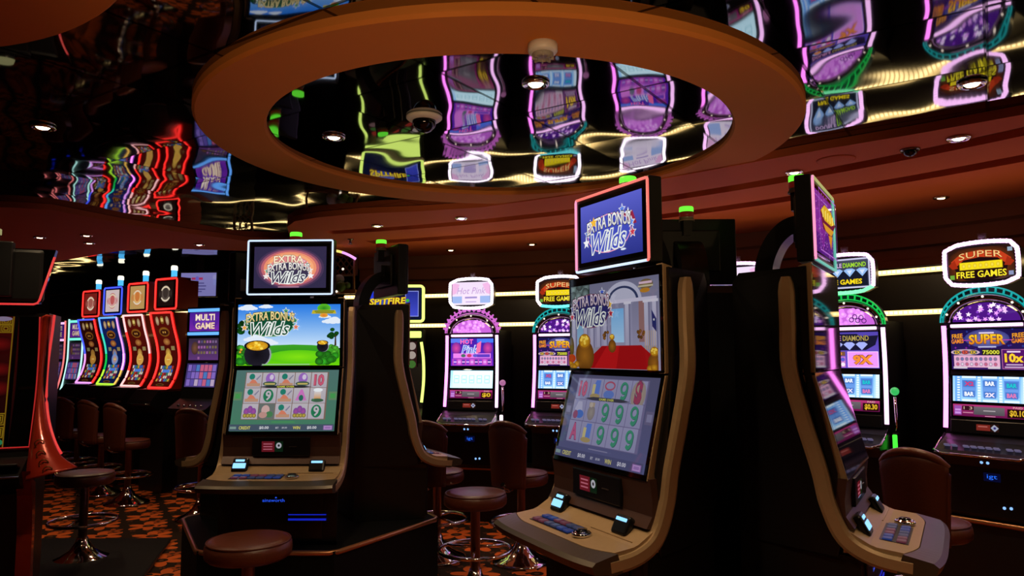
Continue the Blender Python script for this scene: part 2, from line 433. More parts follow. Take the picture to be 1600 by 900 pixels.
# ------------------------------------------------------------------ ceiling fittings
BULB = glow('downlight_bulb', (255, 225, 180), 14)
def downlight(x, y, z, label, r=.055, power=0, cone=110):
    t = thing('downlight', label, 'ceiling light', (x, y, z), 0, 'recessed ceiling downlights')
    mb = MB(); mb.lathe([(r, 0), (r, -.008), (r*.82, -.014), (r*.66, -.006), (r*.6, 0)], 20); mb.build('trim_ring', CHROME, t)
    mb = MB(); mb.lathe([(r*.55, -.004), (r*.4, -.012), (0, -.016)], 14); mb.build('bulb', BULB, t)
    if power:
        L = bpy.data.lights.new('downlight_lamp', 'SPOT'); L.energy = power; L.spot_size = radians(cone); L.spot_blend = .7
        L.color = (1, .72, .42); L.shadow_soft_size = .04
        new('downlight_lamp', L, t, (0, 0, -.03))
P1 = 28
DL = [(-.34, 4.82, 2.41, 'ceiling downlight on the soffit just under the ring, above the pink-sign machine'),
      (-.96, 5.10, 2.41, 'ceiling downlight near the left end of the upper soffit groove'),
      (-.54, 6.34, 2.41, 'downlight on the pink-lit soffit left of the whitish pink machine sign'),
      (.17, 6.02, 2.41, 'downlight on the pink-lit soffit between two far machine signs'),
      (1.44, 3.61, 2.41, 'downlight beside the green-topped candle of the right machine'),
      (1.92, 3.03, 2.41, 'right downlight between the mirror edge and the upper groove'),
      (2.56, 4.24, 2.41, 'right downlight on the wide red soffit above the far right machine'),
      (-3.66, 5.54, 2.41, 'downlight on the dark red soffit right beside the black left screen'),
      (-3.25, 5.46, 2.41, 'upper of two close downlights on the dark red soffit'),
      (-3.45, 5.84, 2.41, 'lower of two close downlights on the dark red soffit'),
      (-4.70, 7.60, 2.595, 'farthest left downlight in the dark back ceiling over the red machines'),
      (-4.24, 7.27, 2.595, 'middle downlight in the dark back ceiling over the red machines'),
      (-3.67, 6.88, 2.595, 'right downlight in the dark back ceiling over the red machines'),
      (-2.60, 5.95, 2.41, 'downlight on the red soffit above the hanging notice screen'),
      (.10, 2.83, 2.583, 'bright downlight in the mirrored centre of the ring'),
      (-.89, 3.54, 2.583, 'downlight in the left part of the mirrored ring centre'),
      (-2.26, 3.40, 2.597, 'downlight in the black mirrored ceiling at far left beside blue reflections'),
      (1.90, 2.89, 2.597, 'downlight in the mirrored ceiling at upper right')]
for i, (x, y, z, l) in enumerate(DL):
    if z == 2.41: x, y, z = x*K, y*K, 2.553
    downlight(x, y, z, l, .056 if y < 4 else .052, P1 if i not in (7, 8, 9, 10, 11, 12) else P1*.4)
t = thing('smoke_detector', 'white smoke detector on the underside of the orange ring', 'smoke detector', (.11, 2.41, 2.561)); t.scale = (.72,)*3
mb = MB(); mb.lathe([(.072, 0), (.072, -.035), (.066, -.045), (.05, -.05)], 28); mb.build('detector_base', WHITE, t)
mb = MB(); mb.lathe([(.052, -.045), (.05, -.065), (.036, -.075), (.034, -.068), (.0, -.07)], 24)
for k in range(8):
    a = 2*pi*k/8; mb.box(.028, .052, -.004, .004, -.078, -.052, 0, Matrix.Rotation(a, 4, 'Z'))
mb.build('sensor_cage', mat('grey_vent', (.35, .33, .3), .5), t)
t = thing('dome_camera', 'white-rimmed black dome camera in the mirrored ring centre', 'security camera', (-.40, 3.24, 2.583)); t.scale = (.72,)*3
mb = MB(); mb.lathe([(.115, 0), (.115, -.012), (.10, -.025), (.075, -.03)], 28); mb.build('camera_collar', WHITE, t)
mb = MB(); mb.lathe([(.076, -.026)]+[(.076*cos(radians(a)), -.03-.076*sin(radians(a))) for a in range(0, 91, 10)], 24); mb.build('dome', BLACKGLASS, t)
def sprinkler(x, y, label):
    t = thing('sprinkler', label, 'sprinkler', (x*K, y*K, 2.553), 0)
    mb = MB(); mb.lathe([(.03, 0), (.028, -.006), (.01, -.01), (.01, -.035), (.004, -.04)], 14); mb.build('escutcheon', DARKCHROME, t)
    mb = MB(); mb.lathe([(.022, -.045), (.022, -.048), (0, -.05)], 12); mb.box(-.012, -.009, -.003, .003, -.046, -.02); mb.box(.009, .012, -.003, .003, -.046, -.02); mb.build('deflector', DARKCHROME, t)
sprinkler(-1.29, 5.72, 'small dark sprinkler on the soffit at the left end of the grooves')
t = thing('dome_camera', 'tiny dark dome on the right soffit beside the upper groove', 'security camera', (1.81*K, 3.21*K, 2.553))
mb = MB(); mb.lathe([(.05, 0), (.045, -.01)], 18); mb.build('camera_collar', DARKCHROME, t)
mb = MB(); mb.lathe([(.036, -.008)]+[(.036*cos(radians(a)), -.01-.03*sin(radians(a))) for a in range(0, 91, 15)], 16); mb.build('dome', BLACKGLASS, t)
t = thing('access_panel', 'round flush access panel on the soffit left of the right downlights', 'ceiling panel', (1.55*K, 3.38*K, 2.553))
mb = MB(); mb.lathe([(.10, 0), (.10, -.004), (.092, -.006), (0, -.006)], 28); mb.build('panel_disc', SOFFIT, t)
# ------------------------------------------------------------------ pictures on the pod machines
def gems(a, pts, cols, r):
    for i, (u, v) in enumerate(pts):
        c = cols[i % len(cols)]; a.star(u, v, r*1.35, (240, 240, 245)); a.star(u, v, r, c)
def wilds_logo(a, u, v, w, dark, top_c, edge, gemc, extra=False, hs=1.):
    """the oval sign lettering EXTRA BONUS over a sloped Wilds"""
    k = a.w/a.h; h = w*.5*k*hs
    a.ell(u, v+h*.08, w*.47, h*.50, edge); a.ell(u, v+h*.08, w*.455, h*.47, dark)
    gems(a, [(u-w*.50, v+h*.22), (u-w*.47, v-h*.02), (u-w*.40, v-h*.24), (u+w*.50, v+h*.20), (u+w*.48, v-h*.05), (u+w*.42, v-h*.28), (u+w*.30, v-h*.42)], gemc, w*.058)
    a.label('EXTRA BONUS', u, v-h*.14, w*.94, h*.34, top_c, (45, 25, 20), 0, .025, h*.10, tuple(int(x*.85) for x in top_c), -.03*h)
    a.text('Wilds', u, v+h*.27, w*.78, h*.58, (235, 240, 235), .32, .06, 0, None, -.05*h)
    a.text('Wilds', u, v+h*.27, w*.74, h*.51, dark, .32, .0, 0, None, -.05*h)
    if extra: a.label('EXTRA', u, v-h*.52, w*.66, h*.32, (255, 235, 205), (120, 50, 20), 0, .02, h*.05)
def pot(a, u, v, r, k):
    a.ell(u+.1*r, v+.15*r*k, r*1.02, r*k*.95, (150, 150, 165)); a.ell(u, v+.15*r*k, r, r*k*.95, (14, 12, 18), (30, 28, 40))
    a.ell(u, v-.52*r*k, r*1.02, r*k*.42, (18, 14, 22)); a.ell(u, v-.52*r*k, r*.84, r*k*.36, (250, 205, 60), (190, 130, 20))
    random.seed(3)
    for i in range(16):
        t, q = random.random()*6.28, sqrt(random.random())*.66
        a.ell(u+q*r*cos(t), v-.54*r*k+q*r*k*.40*sin(t), r*.13, r*k*.09, random.choice([(255, 225, 90), (240, 180, 30), (215, 150, 20)]), n=8)
def cloud(a, u, v, r, c=(225, 235, 248)):
    for du, dv, q in ((0, 0, 1), (-.9, .2, .7), (.9, .15, .75), (.3, -.35, .8), (1.6, .3, .45), (-1.6, .3, .4)): a.ell(u+du*r, v+dv*r, q*r, q*r, c, n=14)
def bush(a, u, v, r, c, n=9, seed=1):
    random.seed(seed); k = a.w/a.h
    for i in range(n):
        du, dv = random.uniform(-1, 1)*r, random.uniform(-1, 1)*r*k*.7
        d = random.uniform(.75, 1.25); a.ell(min(max(u+du, .03), .97), min(v+dv, .94), r*.42, r*.42*k*.8, tuple(min(255, int(x*d)) for x in c), tuple(int(x*.6*d) for x in c), n=10)
UW, UH, LW, LH, TW, TH = .571, .337, .566, .334, .405, .232
def art_meadow():
    a = Art(UW, UH); k = UW/UH
    a.rect(0, 0, 1, .72, (38, 120, 225), (205, 228, 250), 8)
    for c in ((.09, .05, .05), (.27, .03, .035), (.93, .27, .055), (.18, .56, .06), (.30, .62, .05), (.85, .20, .03)): cloud(a, *c)
    a.ell(.55, .86, .6, .20, (40, 140, 30), (60, 160, 35)); a.rect(0, .80, 1, 1, (70, 185, 20), (110, 215, 10), 3)
    a.ell(.60, .86, .30, .11, (130, 225, 20), (90, 200, 20))
    bush(a, .06, .36, .09, (18, 80, 22), 10, 2); bush(a, .03, .42, .05, (20, 90, 25), 6, 12); bush(a, .95, .48, .055, (18, 78, 24), 9, 3)
    a.poly([(.955, .5), (.965, .5), (.97, .68), (.95, .68)], (60, 40, 20))
    bush(a, .05, .78, .075, (60, 165, 40), 14, 4); bush(a, .10, .93, .10, (40, 145, 35), 14, 5); bush(a, .95, .76, .06, (85, 190, 50), 14, 6); bush(a, .90, .92, .10, (50, 165, 35), 14, 7)
    a.ell(.05, .74, .012, .018, (245, 170, 60)); a.ell(.04, .78, .010, .016, (245, 150, 50))
    pot(a, .205, .79, .125, k); pot(a, .84, .68, .055, k)
    wilds_logo(a, .33, .29, .50, (12, 75, 48), (245, 222, 150), (120, 175, 110), [(230, 160, 60), (60, 150, 110), (235, 235, 235), (220, 120, 90), (40, 140, 100)])
    a.ell(.85, .07, .065, .075, (40, 130, 30), (90, 190, 40)); a.poly([(.74, .10), (.96, .10), (.97, .16), (.73, .16)], (190, 175, 40)); a.rect(.76, .11, .95, .125, (60, 110, 30)); a.rect(.77, .138, .94, .15, (90, 90, 30))
    a.ell(.85, .185, .04, .035, (230, 110, 40), (220, 170, 60))
    a.rect(.26, .975, .72, .99, (150, 185, 150))
    return a
def art_whitehouse():
    a = Art(UW, UH, .62); k = UW/UH
    a.rect(0, 0, 1, 1, (120, 120, 150), (165, 160, 190), 4)
    a.rect(0, .0, .24, .12, (40, 60, 50)); bush(a, .10, .09, .10, (120, 140, 140), 14, 8)
    a.ell(.63, .24, .20, .22, (190, 190, 215), n=30, a0=0, a1=180); a.ring(.63, .24, .17, .17, .025, (50, 60, 100), 20, 0, 180)
    a.rect(.43, .22, .98, .26, (205, 200, 225))
    a.rect(.08, .30, .16, .74, (110, 160, 200), (150, 190, 220)); a.rect(.50, .32, .64, .70, (120, 180, 235), (170, 210, 245)); a.rect(.80, .26, .87, .70, (150, 110, 110))
    for u in (.02, .17, .25, .33, .41, .66, .86, .94):
        a.rect(u, .26, u+.055, .80, (190, 190, 215), (165, 160, 190)); a.rect(u+.04, .26, u+.055, .80, (120, 118, 150)); a.rect(u-.012, .25, u+.067, .28, (215, 212, 230))
    for u in (.45, .83): bush(a, u, .62, .035, (150, 95, 40), 7, int(u*100))
    a.poly([(.02, .80), (.4, .74), (.98, .74), (.98, .86), (.02, .9)], (150, 145, 165))
    a.poly([(.40, .735), (.83, .735), (.995, .90), (.995, .995), (.22, .995), (.22, .90)], (165, 14, 20)); a.poly([(.46, .735), (.60, .735), (.56, .995), (.30, .995)], (190, 22, 26))
    for i in range(6): a.rect(.87+.02*i, .58, .874+.02*i, .78, (205, 170, 90))
    a.poly([(.94, .36), (.985, .46), (.985, .60), (.945, .54)], (38, 45, 105)); a.star(.962, .47, .010, (235, 235, 240))
    for u, v, r in ((.19, .79, .105), (.965, .87, .06), (.53, .68, .04)):
        a.ell(u, v+.06, r*1.1, r*k*1.08, (165, 105, 30), (105, 62, 18)); a.ell(u, v-.62*r*k, r*.72, r*k*.52, (150, 95, 25)); a.ell(u, v-.66*r*k, r*.62, r*k*.44, (235, 185, 45), (180, 120, 20))
        random.seed(5)
        for i in range(12):
            t, q = random.random()*6.28, sqrt(random.random())*.5; a.ell(u+q*r*cos(t), v-.66*r*k+q*r*k*.7*sin(t), r*.12, r*k*.1, random.choice([(255, 220, 90), (220, 165, 35)]), n=8)
    for u, v in ((.04, .965), (.10, .95), (.07, .985), (.93, .985), (.97, .97), (.02, .93)): a.ell(u, v, .035, .04, (225, 165, 40), (150, 95, 20), n=10)
    a.ell(.04, .74, .03, .12, (120, 95, 40), (90, 70, 35)); a.ell(.04, .88, .05, .05, (190, 60, 25))
    wilds_logo(a, .29, .29, .48, (42, 40, 105), (225, 205, 225), (120, 60, 90), [(200, 50, 70), (60, 90, 200), (210, 215, 240), (180, 40, 60), (230, 180, 60)])
    a.ell(.91, .09, .07, .055, (150, 130, 90), (110, 90, 60)); a.rect(.84, .06, .97, .085, (225, 190, 210)); a.rect(.83, .10, .98, .118, (200, 190, 160)); a.ell(.90, .155, .05, .025, (190, 130, 40))
    return a
def art_reels(bg, cell, edge, rows, gain, bottom, haze=None):
    a = Art(LW, LH, gain, haze); k = LW/LH
    a.rect(0, 0, 1, 1, bg[0], bg[1], 3)
    for u0, u1 in ((.0, .08), (.92, 1.)): a.rect(u0, .36, u1, .50, bg[2]); a.rect(u0+.015, .39, u1-.015, .47, bg[3])
    a.rect(.095, .035, .905, .815, edge)
    for j, row in enumerate(rows):
        for i, sname in enumerate(row):
            u0, v0 = .103+.1595*i, .045+.257*j; u1, v1 = u0+.152, v0+.248; u, v = (u0+u1)/2, (v0+v1)/2
            a.rect(u0, v0, u1, v1, cell[0], cell[1], 1)
            if sname == '9':
                a.ell(u, v, .05, .105, (20, 95, 62), (24, 120, 74)); a.label('9', u, v, .055, .165, cell[0], (16, 80, 55), 0, .03)
            elif sname == '9b': [(a.ring(u+d_, v-.035+d_, .040, .070, .017, c_), a.ring(u+d_, v-.0+d_, .040, .105, .017, c_, 16, -130, 10)) for d_, c_ in ((.005, (18, 66, 56)), (0, (32, 136, 86)))]
            elif sname == '10': a.label('10', u, v, .10, .18, (205, 80, 110), (140, 60, 80), 0, .03)
            elif sname == 'A': a.label('A', u, v, .09, .19, (190, 70, 110), (120, 50, 90), 0, .03)
            elif sname == '$': a.ell(u, v+.03, .075, .16, (170, 150, 110), (145, 130, 110)); a.label('$', u, v+.02, .075, .28, (150, 35, 60), (90, 40, 70), 0, .04)
            elif sname == 'gun':
                a.ell(u-.02, v-.06, .028, .05, (20, 120, 100)); a.poly([(u-.06, v+.09), (u-.015, v-.02), (u+.015, v-.0), (u+.06, v+.09)], (215, 120, 90)); a.rect(u-.065, v+.05, u+.065, v+.10, (190, 140, 110)); a.poly([(u+.02, v-.02), (u+.06, v-.09), (u+.066, v-.075), (u+.03, v)], (130, 125, 150))
            elif sname == 'hat':
                a.ell(u, v-.03, .045, .09, (150, 95, 190)); a.ell(u+.012, v-.05, .02, .045, (215, 200, 225)); a.ell(u, v+.06, .068, .04, (60, 85, 70)); a.rect(u-.05, v+.05, u+.05, v+.075, (200, 180, 90))
            elif sname == 'shroom':
                for du in (-.035, 0, .035): a.ell(u+du, v-.03+abs(du), .026, .06, (165, 70, 150), (120, 60, 150))
                for du in (-.045, -.015, .015, .045): a.ell(u+du, v+.07, .02, .035, (205, 180, 60), (110, 90, 50))
            elif sname == 'tent': a.poly([(u-.055, v+.08), (u-.01, v-.10), (u+.01, v-.10), (u+.055, v+.08)], (205, 110, 190)); a.ell(u, v+.04, .022, .05, (25, 100, 80))
            elif sname == 'beer': a.rect(u-.035, v-.09, u+.03, v+.06, (220, 225, 235), (215, 150, 70)); a.ell(u, v-.09, .045, .03, (240, 245, 250)); a.ell(u, v+.08, .06, .03, (50, 90, 60)); a.rect(u-.055, v+.055, u-.03, v+.09, (60, 110, 70))
            elif sname == 'plain': a.rect(u0, v0, u1, v1, (95, 105, 100)); a.ell(u-.01, v-.02, .04, .08, (205, 165, 160)); a.ell(u+.03, v+.05, .035, .05, (60, 120, 70)); a.ell(u-.03, v+.06, .04, .05, (190, 140, 130))
            elif sname == 'boat': a.poly([(u-.05, v+.0), (u-.02, v-.1), (u+.03, v-.1), (u+.05, v+.03)], (180, 180, 205)); a.ell(u+.02, v+.05, .05, .05, (50, 100, 190)); a.ell(u-.03, v+.06, .03, .05, (140, 60, 90))
            elif sname == 'bag': a.ell(u, v+.02, .045, .09, (150, 140, 120), (120, 110, 100)); a.rect(u-.035, v-.1, u+.03, v-.05, (170, 150, 110)); a.ell(u-.01, v-.07, .02, .03, (190, 175, 150))
            elif sname == 'bar': a.poly([(u-.05, v+.05), (u-.01, v-.11), (u+.045, v-.11), (u+.045, v+.08)], (70, 110, 200)); a.rect(u-.045, v-.06, u-.01, v+.06, (205, 190, 110)); a.ell(u, v+.08, .06, .03, (165, 140, 70))
            elif sname == 'flag': a.ell(u, v-.05, .06, .055, (170, 60, 80)); a.ell(u, v-.05, .045, .035, cell[0]); a.ell(u, v+.05, .06, .05, (75, 110, 190))
    a.poly([(.24, .285), (.34, .263), (.66, .263), (.76, .285), (.66, .302), (.34, .302)], (28, 30, 34)); a.text('GAME OVER', .5, .283, .17, .026, (225, 225, 60), 0, .02)
    a.rect(.40, .85, .62, .862, bg[3])
    a.rect(0, .895, 1, 1, bottom)
    for t, u, w, c in (('CREDIT', .15, .11, (225, 215, 90)), ('$0.00', .335, .09, (225, 225, 230)), ('BET', .46, .03, (190, 190, 200)), ('$0.00', .53, .05, (190, 190, 200)), ('WIN', .645, .07, (225, 215, 90)), ('$0.00', .79, .09, (225, 225, 230))):
        hh = .05 if w > .06 else .03
        a.text(t, u, .95, w, hh, c, 0, .02)
    a.rect(.90, .915, .985, .985, (150, 105, 175)); a.frame(.91, .925, .975, .975, .004, (205, 160, 220)); a.rect(.01, .93, .07, .97, (120, 150, 140))
    return a
def art_top_glow():
    a = Art(TW, TH)
    a.rect(0, 0, 1, 1, (48, 42, 72)); 
    for r, c in ((1.0, (70, 52, 84)), (.93, (120, 70, 100)), (.86, (190, 100, 110)), (.78, (235, 145, 110)), (.70, (245, 170, 120)), (.60, (225, 135, 135))): a.ell(.5, .52, .47*r, .56*r*.9, c, n=32)
    a.ell(.5, .52, .24, .26, (215, 130, 140), (225, 135, 135))
    wilds_logo(a, .48, .60, .62, (60, 52, 80), (250, 245, 240), (250, 248, 245), [(240, 230, 220), (60, 160, 110), (235, 120, 140), (245, 245, 245)], True)
    a.rect(.34, .965, .63, .985, (190, 140, 160))
    return a
def art_top_blue():
    a = Art(TW, TH, .95)
    a.rect(0, 0, 1, 1, (92, 98, 205), (44, 52, 140), 5)
    a.poly([(.12, .50), (.5, .34), (.86, .30), (.92, .52), (.5, .56), (.15, .68)], (150, 38, 70))
    wilds_logo(a, .48, .52, .76, (66, 78, 190), (250, 250, 252), (235, 160, 190), [(245, 245, 250), (90, 130, 230), (235, 235, 245), (205, 60, 80), (110, 150, 240)])
    a.star(.24, .34, .06, (250, 190, 60)); a.ell(.72, .90, .04, .018, (225, 235, 250))
    return a
def art_top_purple():
    a = Art(TW, TH, .8)
    a.rect(0, 0, 1, 1, (120, 40, 150), (90, 30, 130), 2); random.seed(11)
    for i in range(110): a.ell(random.uniform(.02, .98), random.uniform(.02, .98), .008, .014, random.choice([(235, 120, 240), (190, 90, 220), (245, 190, 245), (80, 60, 190)]), n=6)
    a.poly([(.06, .36), (.3, .20), (.72, .22), (.95, .40), (.80, .52), (.62, .86), (.45, .64), (.2, .62)], (120, 30, 60))
    a.poly([(.10, .34), (.32, .20), (.70, .22), (.90, .38), (.68, .46), (.3, .46)], (235, 185, 40)); a.poly([(.20, .52), (.84, .52), (.66, .64), (.34, .62)], (235, 165, 50)); a.poly([(.50, .66), (.72, .64), (.62, .88)], (235, 150, 40))
    for u in (.22, .36, .50, .64, .78): a.poly([(u-.03, .30), (u+.03, .27), (u+.025, .42), (u-.025, .43)], (250, 225, 110))
    a.frame(0, 0, 1, 1, .012, (190, 110, 220))
    return a
def art_dim(c1, c2, gain):
    a = Art(UW, UH, gain); a.rect(0, 0, 1, 1, c1, c2, 3)
    a.ell(.5, .4, .3, .25, tuple(int(x*1.3) for x in c2), c1); return a
REELS1 = [['gun', 'hat', 'gun', 'hat', '10'], ['gun', '9', 'gun', 'tent', 'beer'], ['shroom', 'plain', 'gun', 'shroom', '9']]
REELS2 = [['10', 'bar', 'flag', '9b', '$'], ['boat', 'bag', '9b', '9b', '9b'], ['A', 'bar', '9b', '9b', '9b']]

# ------------------------------------------------------------------ the two-screen pod machine
LEDWHITE = glow('white_blue_led', (205, 225, 255), 1.25); LEDRAINBOW = glow('red_led', (255, 120, 110), 1.1); LEDPINK = glow('soft_pink_led', (255, 150, 190), 1.2)
LEDGREEN = glow('green_led', (110, 255, 60), 1.15); CANDLERED = glow('dim_red_lens', (120, 20, 10), .35); CANDLEOFF = mat('candle_lens', (.25, .22, .14), .3)
BLUEWHITE = glow('blue_white_light', (135, 200, 255), 1.5); BLUELOGO = glow('blue_logo_light', (20, 70, 255), .9); BLUEDIM = glow('blue_light_bar', (20, 40, 210), .7)
def pod_machine(label, loc, rz, top, upper, lower, frame_mats, lift=0):
    t = thing('slot_machine', label, 'slot machine', loc, rz, 'two-screen pod machines with a top screen')
    wid = lambda p: 1 if p > -.10 else max(.62, 1-(-.10-p)*1.9)
    mb = MB(); mb.prism([(-.012, 1.795), (-.012, 1.43), (.06, 1.09), (.05, .99), (.07, .90), (.05, .82), (-.30, .82), (-.30, 1.76), (-.27, 1.795)], -.318, .318, wid); mb.build('cabinet', BLACK, t)
    mb = MB(); mb.prism([(.10, .50), (.12, .52), (.12, .80), (.10, .825), (-.30, .825), (-.30, .50)], -.315, .315, wid)
    base = mb.build('base_cabinet', BLACK, t)
    mb = MB(); mb.box(-.24, .24, -.128, -.12, .53, .79, .004); dr = mb.build('base_door', BLACKPLASTIC, base)
    a = Art(.13, .03); a.text('ainsworth', .5, .62, .9, .55, (40, 90, 255)); a.poly([(.55, .25), (.60, -.15), (.65, .25)], (40, 90, 255)); a.build('logo', SCREEN, base, (-.02, -.129, .735))
    mb = MB(); mb.box(.06, .26, -.131, -.128, .628, .638); mb.box(.06, .26, -.130, -.128, .655, .66); mb.build('light_bar', BLUEDIM, base)
    for s in (-1, 1):
        # outer rib of the side: a metal band that runs down the back edge and sweeps forward under the deck
        path = smooth_path([(0, -.078, 1.76), (0, -.078, 1.60), (0, -.078, 1.44), (0, -.040, 1.27), (0, .006, 1.10), (0, .028, .99), (0, .075, .885), (0, .16, .835), (0, .27, .82)], 5)
        w = .026; O = []; I = []
        for i, p in enumerate(path):
            d = (path[min(i+1, len(path)-1)]-path[max(i-1, 0)]).normalized(); nn = Vector((0, d.z, -d.y))
            q = w*(1 if i > 1 else (.55, .85)[i]); O.append(p+nn*q); I.append(p-nn*q)
        mb = MB(); x0, x1 = s*.316, s*.346
        mb.grid([[(x0, -o.y, o.z), (x1-s*.006, -o.y, o.z), (x1, -(o.y*.8+n.y*.2), o.z*.8+n.z*.2), (x1, -(n.y*.8+o.y*.2), n.z*.8+o.z*.2), (x1-s*.006, -n.y, n.z), (x0, -n.y, n.z)] for o, n in zip(O, I)], True, True, False)
        mb.build('side_rib', GOLD, t)
        mb = MB(); mb.prism([(.003, 1.81), (.003, 1.425), (-.040, 1.425), (-.040, 1.80)], s*.27, s*.306, None, .003)
        mb.prism([(.001, 1.418), (.090, 1.068), (.05, 1.060), (-.040, 1.418)], s*.27, s*.306, None, .003)
        mb.build('front_rib', GOLD, t)
    # upper screen
    mb = MB(); mb.box(-.304, .304, -.004, .02, 1.425, 1.806, .003); us = mb.build('upper_screen', BLACKGLASS, t)
    upper.build('picture', SCREEN, us, (0, -.0045, 1.603))
    # lower screen, leaning back
    tilt = -atan2(.0828, .3242)
    mb = MB(); R = Matrix.Translation((0, -.0452, 1.247)) @ Matrix.Rotation(tilt, 4, 'X')
    mb.box(-.304, .304, .0005, .03, -.187, .185, .003, R); ls = mb.build('lower_screen', BLACKGLASS, t)
    lower.build('picture', SCREEN, ls, (0, -.0452, 1.247), tilt)
    # panel under the screens with the card reader
    mb = MB(); mb.prism([(.088, 1.075), (.078, 1.0), (.080, .952), (.105, .915), (.04, .90), (.03, 1.075)], -.316, .316); pn = mb.build('lower_panel', BROWNPANEL, t)
    mb = MB(); mb.box(-.155, .155, -.092, -.07, .955, 1.055, .004); cr_ = mb.build('card_reader', BLACKPLASTIC, pn)
    a = Art(.115, .055, .55); a.rect(0, 0, .6, 1, (120, 28, 40)); a.rect(.62, 0, 1, 1, (14, 40, 22)); a.ell(.80, .40, .13, .28, (205, 205, 215)); a.ell(.80, .40, .05, .12, (30, 30, 40))
    for v in (.2, .45, .7): a.rect(.08, v, .5, v+.10, (205, 110, 130))
    a.build('card_sign', SCREEN, cr_, (-.045, -.0935, 1.005)); 
    mb = MB(); mb.box(.045, .085, -.0945, -.092, 1.002, 1.006); mb.build('card_slot', mat('silver_slot', (.5, .5, .42), .3, 1), cr_)
    # deck
    def deck_pts(off=0): return [(-.335, .06), (.335, .06), (.335, .225), (.31, .262), (.22, .285), (.12, .292), (-.12, .292), (-.22, .285), (-.31, .262), (-.335, .225)]
    zt = lambda p: .925-.55*(p-.06) if p < .16 else .870-.10*(p-.16)
    mb = MB(); cols = []
    NX = 24
    def front(x): return .282-.035*max(0, (abs(x)-.2)/.13)**1.5 if abs(x) > .2 else .282
    rows = []
    for i in range(NX+1):
        x = -.332+.664*i/NX; f = front(x)
        ps = [.07, .09, .11, .13, .15, .17, .21, .25, f]
        ps = [p for p in ps if p <= f]+[f]*(len(ps)-len([p for p in ps if p <= f]))
        rows.append([(x, -p, zt(p)) for p in ps]+[(x, -f, zt(f)-.028), (x, -.07, .84)])
    mb.grid(rows, True, True, False); dk = mb.build('deck', GOLD, t)
    mb = MB(); rows = []
    for i in range(NX+1):
        x = -.345+.69*i/NX; f = front(x)+.003; e = .362-.02*(abs(x)/.345)**4
        rows.append([(x, -f, zt(f)-.001), (x, -(e-.015), zt(e)-.008), (x, -e, zt(e)-.02), (x, -(e-.01), zt(e)-.045), (x, -.25, .795), (x, -f+.02, .80)])
    mb.grid(rows, True, True, False); mb.build('deck_lip', BRONZE, dk)
    # button panel
    sl = -atan2(.10, 1)
    zz = lambda p: zt(p)+.0015
    mb = MB(); mb.prism([(.165, zz(.165)), (.252, zz(.252)), (.252, zz(.252)-.006), (.165, zz(.165)-.006)], -.215, .055); bp = mb.build('button_panel', BLACKPLASTIC, dk)
    bcol = [glow('button_blue', (40, 70, 150), .35), glow('button_rose', (130, 60, 80), .35), glow('button_slate', (70, 80, 120), .3)]
    for j in range(2):
        for i in range(6):
            x = -.19+.044*i; p = .188+.042*j
            mb = MB(); mb.box(x-.017, x+.017, -p-.015, -p+.015, zz(p)-.002, zz(p)+.006, .003); mb.build('button', bcol[(i//2+j) % 3], bp)
    mb = MB(); mb.lathe([(.036, 0), (.036, .008), (.031, .013), (.026, .010), (.022, .016), (0, .018)], 24, (.105, -.222, zz(.222)-.001)); sb = mb.build('spin_button', CHROME, dk)
    mb = MB(); mb.lathe([(.022, .0165), (.018, .021), (0, .023)], 20, (.105, -.222, zz(.222)-.001)); mb.build('button_cap', BLACKGLASS, sb)
    mb = MB(); mb.box(.06, .30, -.155, -.15, zz(.153)-.001, zz(.153)+.002); mb.build('panel_seam', GOLD, dk)
    # lit bill and ticket slots
    for x, h in ((-.205, .05), (.205, .038)):
        R = Matrix.Translation((x, -.125, .918)) @ Matrix.Rotation(-.5, 4, 'X')
        mb = MB(); mb.box(-.042, .042, -.004, .025, -.042, h*.72, .010, R); hs = mb.build('slot_housing', BLACKPLASTIC, dk)
        mb = MB()
        if x < 0: mb.box(-.034, .034, -.0065, -.003, -.024, .004, .002, R); mb.box(-.024, .024, -.0065, -.003, .012, .024, .002, R)
        else: mb.box(-.030, .030, -.0065, -.003, .004, .016, .002, R)
        mb.build('slot_light', BLUEWHITE, hs)
    # top screen on its arm
    mb = MB(); mb.box(-.243, .243, -.004, .055, 1.82, 2.138, .006); tb = mb.build('top_screen', BLACKPLASTIC, t)
    mb = MB(); mb.box(-.16, .16, .055, .075, 1.88, 2.08, .006); mb.box(-.05, .05, .07, .10, 1.92, 2.02, .004); mb.build('rear_housing', BLACK, tb)
    a = Art(.06, .075, .05); a.rect(0, 0, 1, 1, (180, 180, 175)); 
    o = a.build('rating_label', mat('paper_label', (.34, .34, .33), .6), tb, (.175, .0562, 1.93)); o.rotation_euler = (0, 0, pi)
    mb = MB(); mb.box(-.222, .222, -.0065, -.003, 1.846, 2.112); mb.build('screen_glass', BLACKGLASS, tb)
    top.build('picture', SCREEN, tb, (0, -.0068, 1.979))
    P = rrect(.4745, .3015, .008, 3); cz = 1.979; n = len(P)
    cut = n//2
    for k, mm in enumerate(frame_mats):
        m0 = int(n*k/len(frame_mats)); m1 = int(n*(k+1)/len(frame_mats))
        pts = [(P[i % n][0], -.008, cz+P[i % n][1]) for i in range(m0, m1+1)]
        mb = MB(); mb.tube(pts, .0052, 6); mb.build('led_edge', mm, tb)
    mb = MB()
    ar = [( -.215, 1.74), (-.21, 1.84), (-.175, 1.925), (-.125, 1.975), (-.075, 1.99)]
    path = smooth_path([(0, p, z) for p, z in ar], 6); rings = []
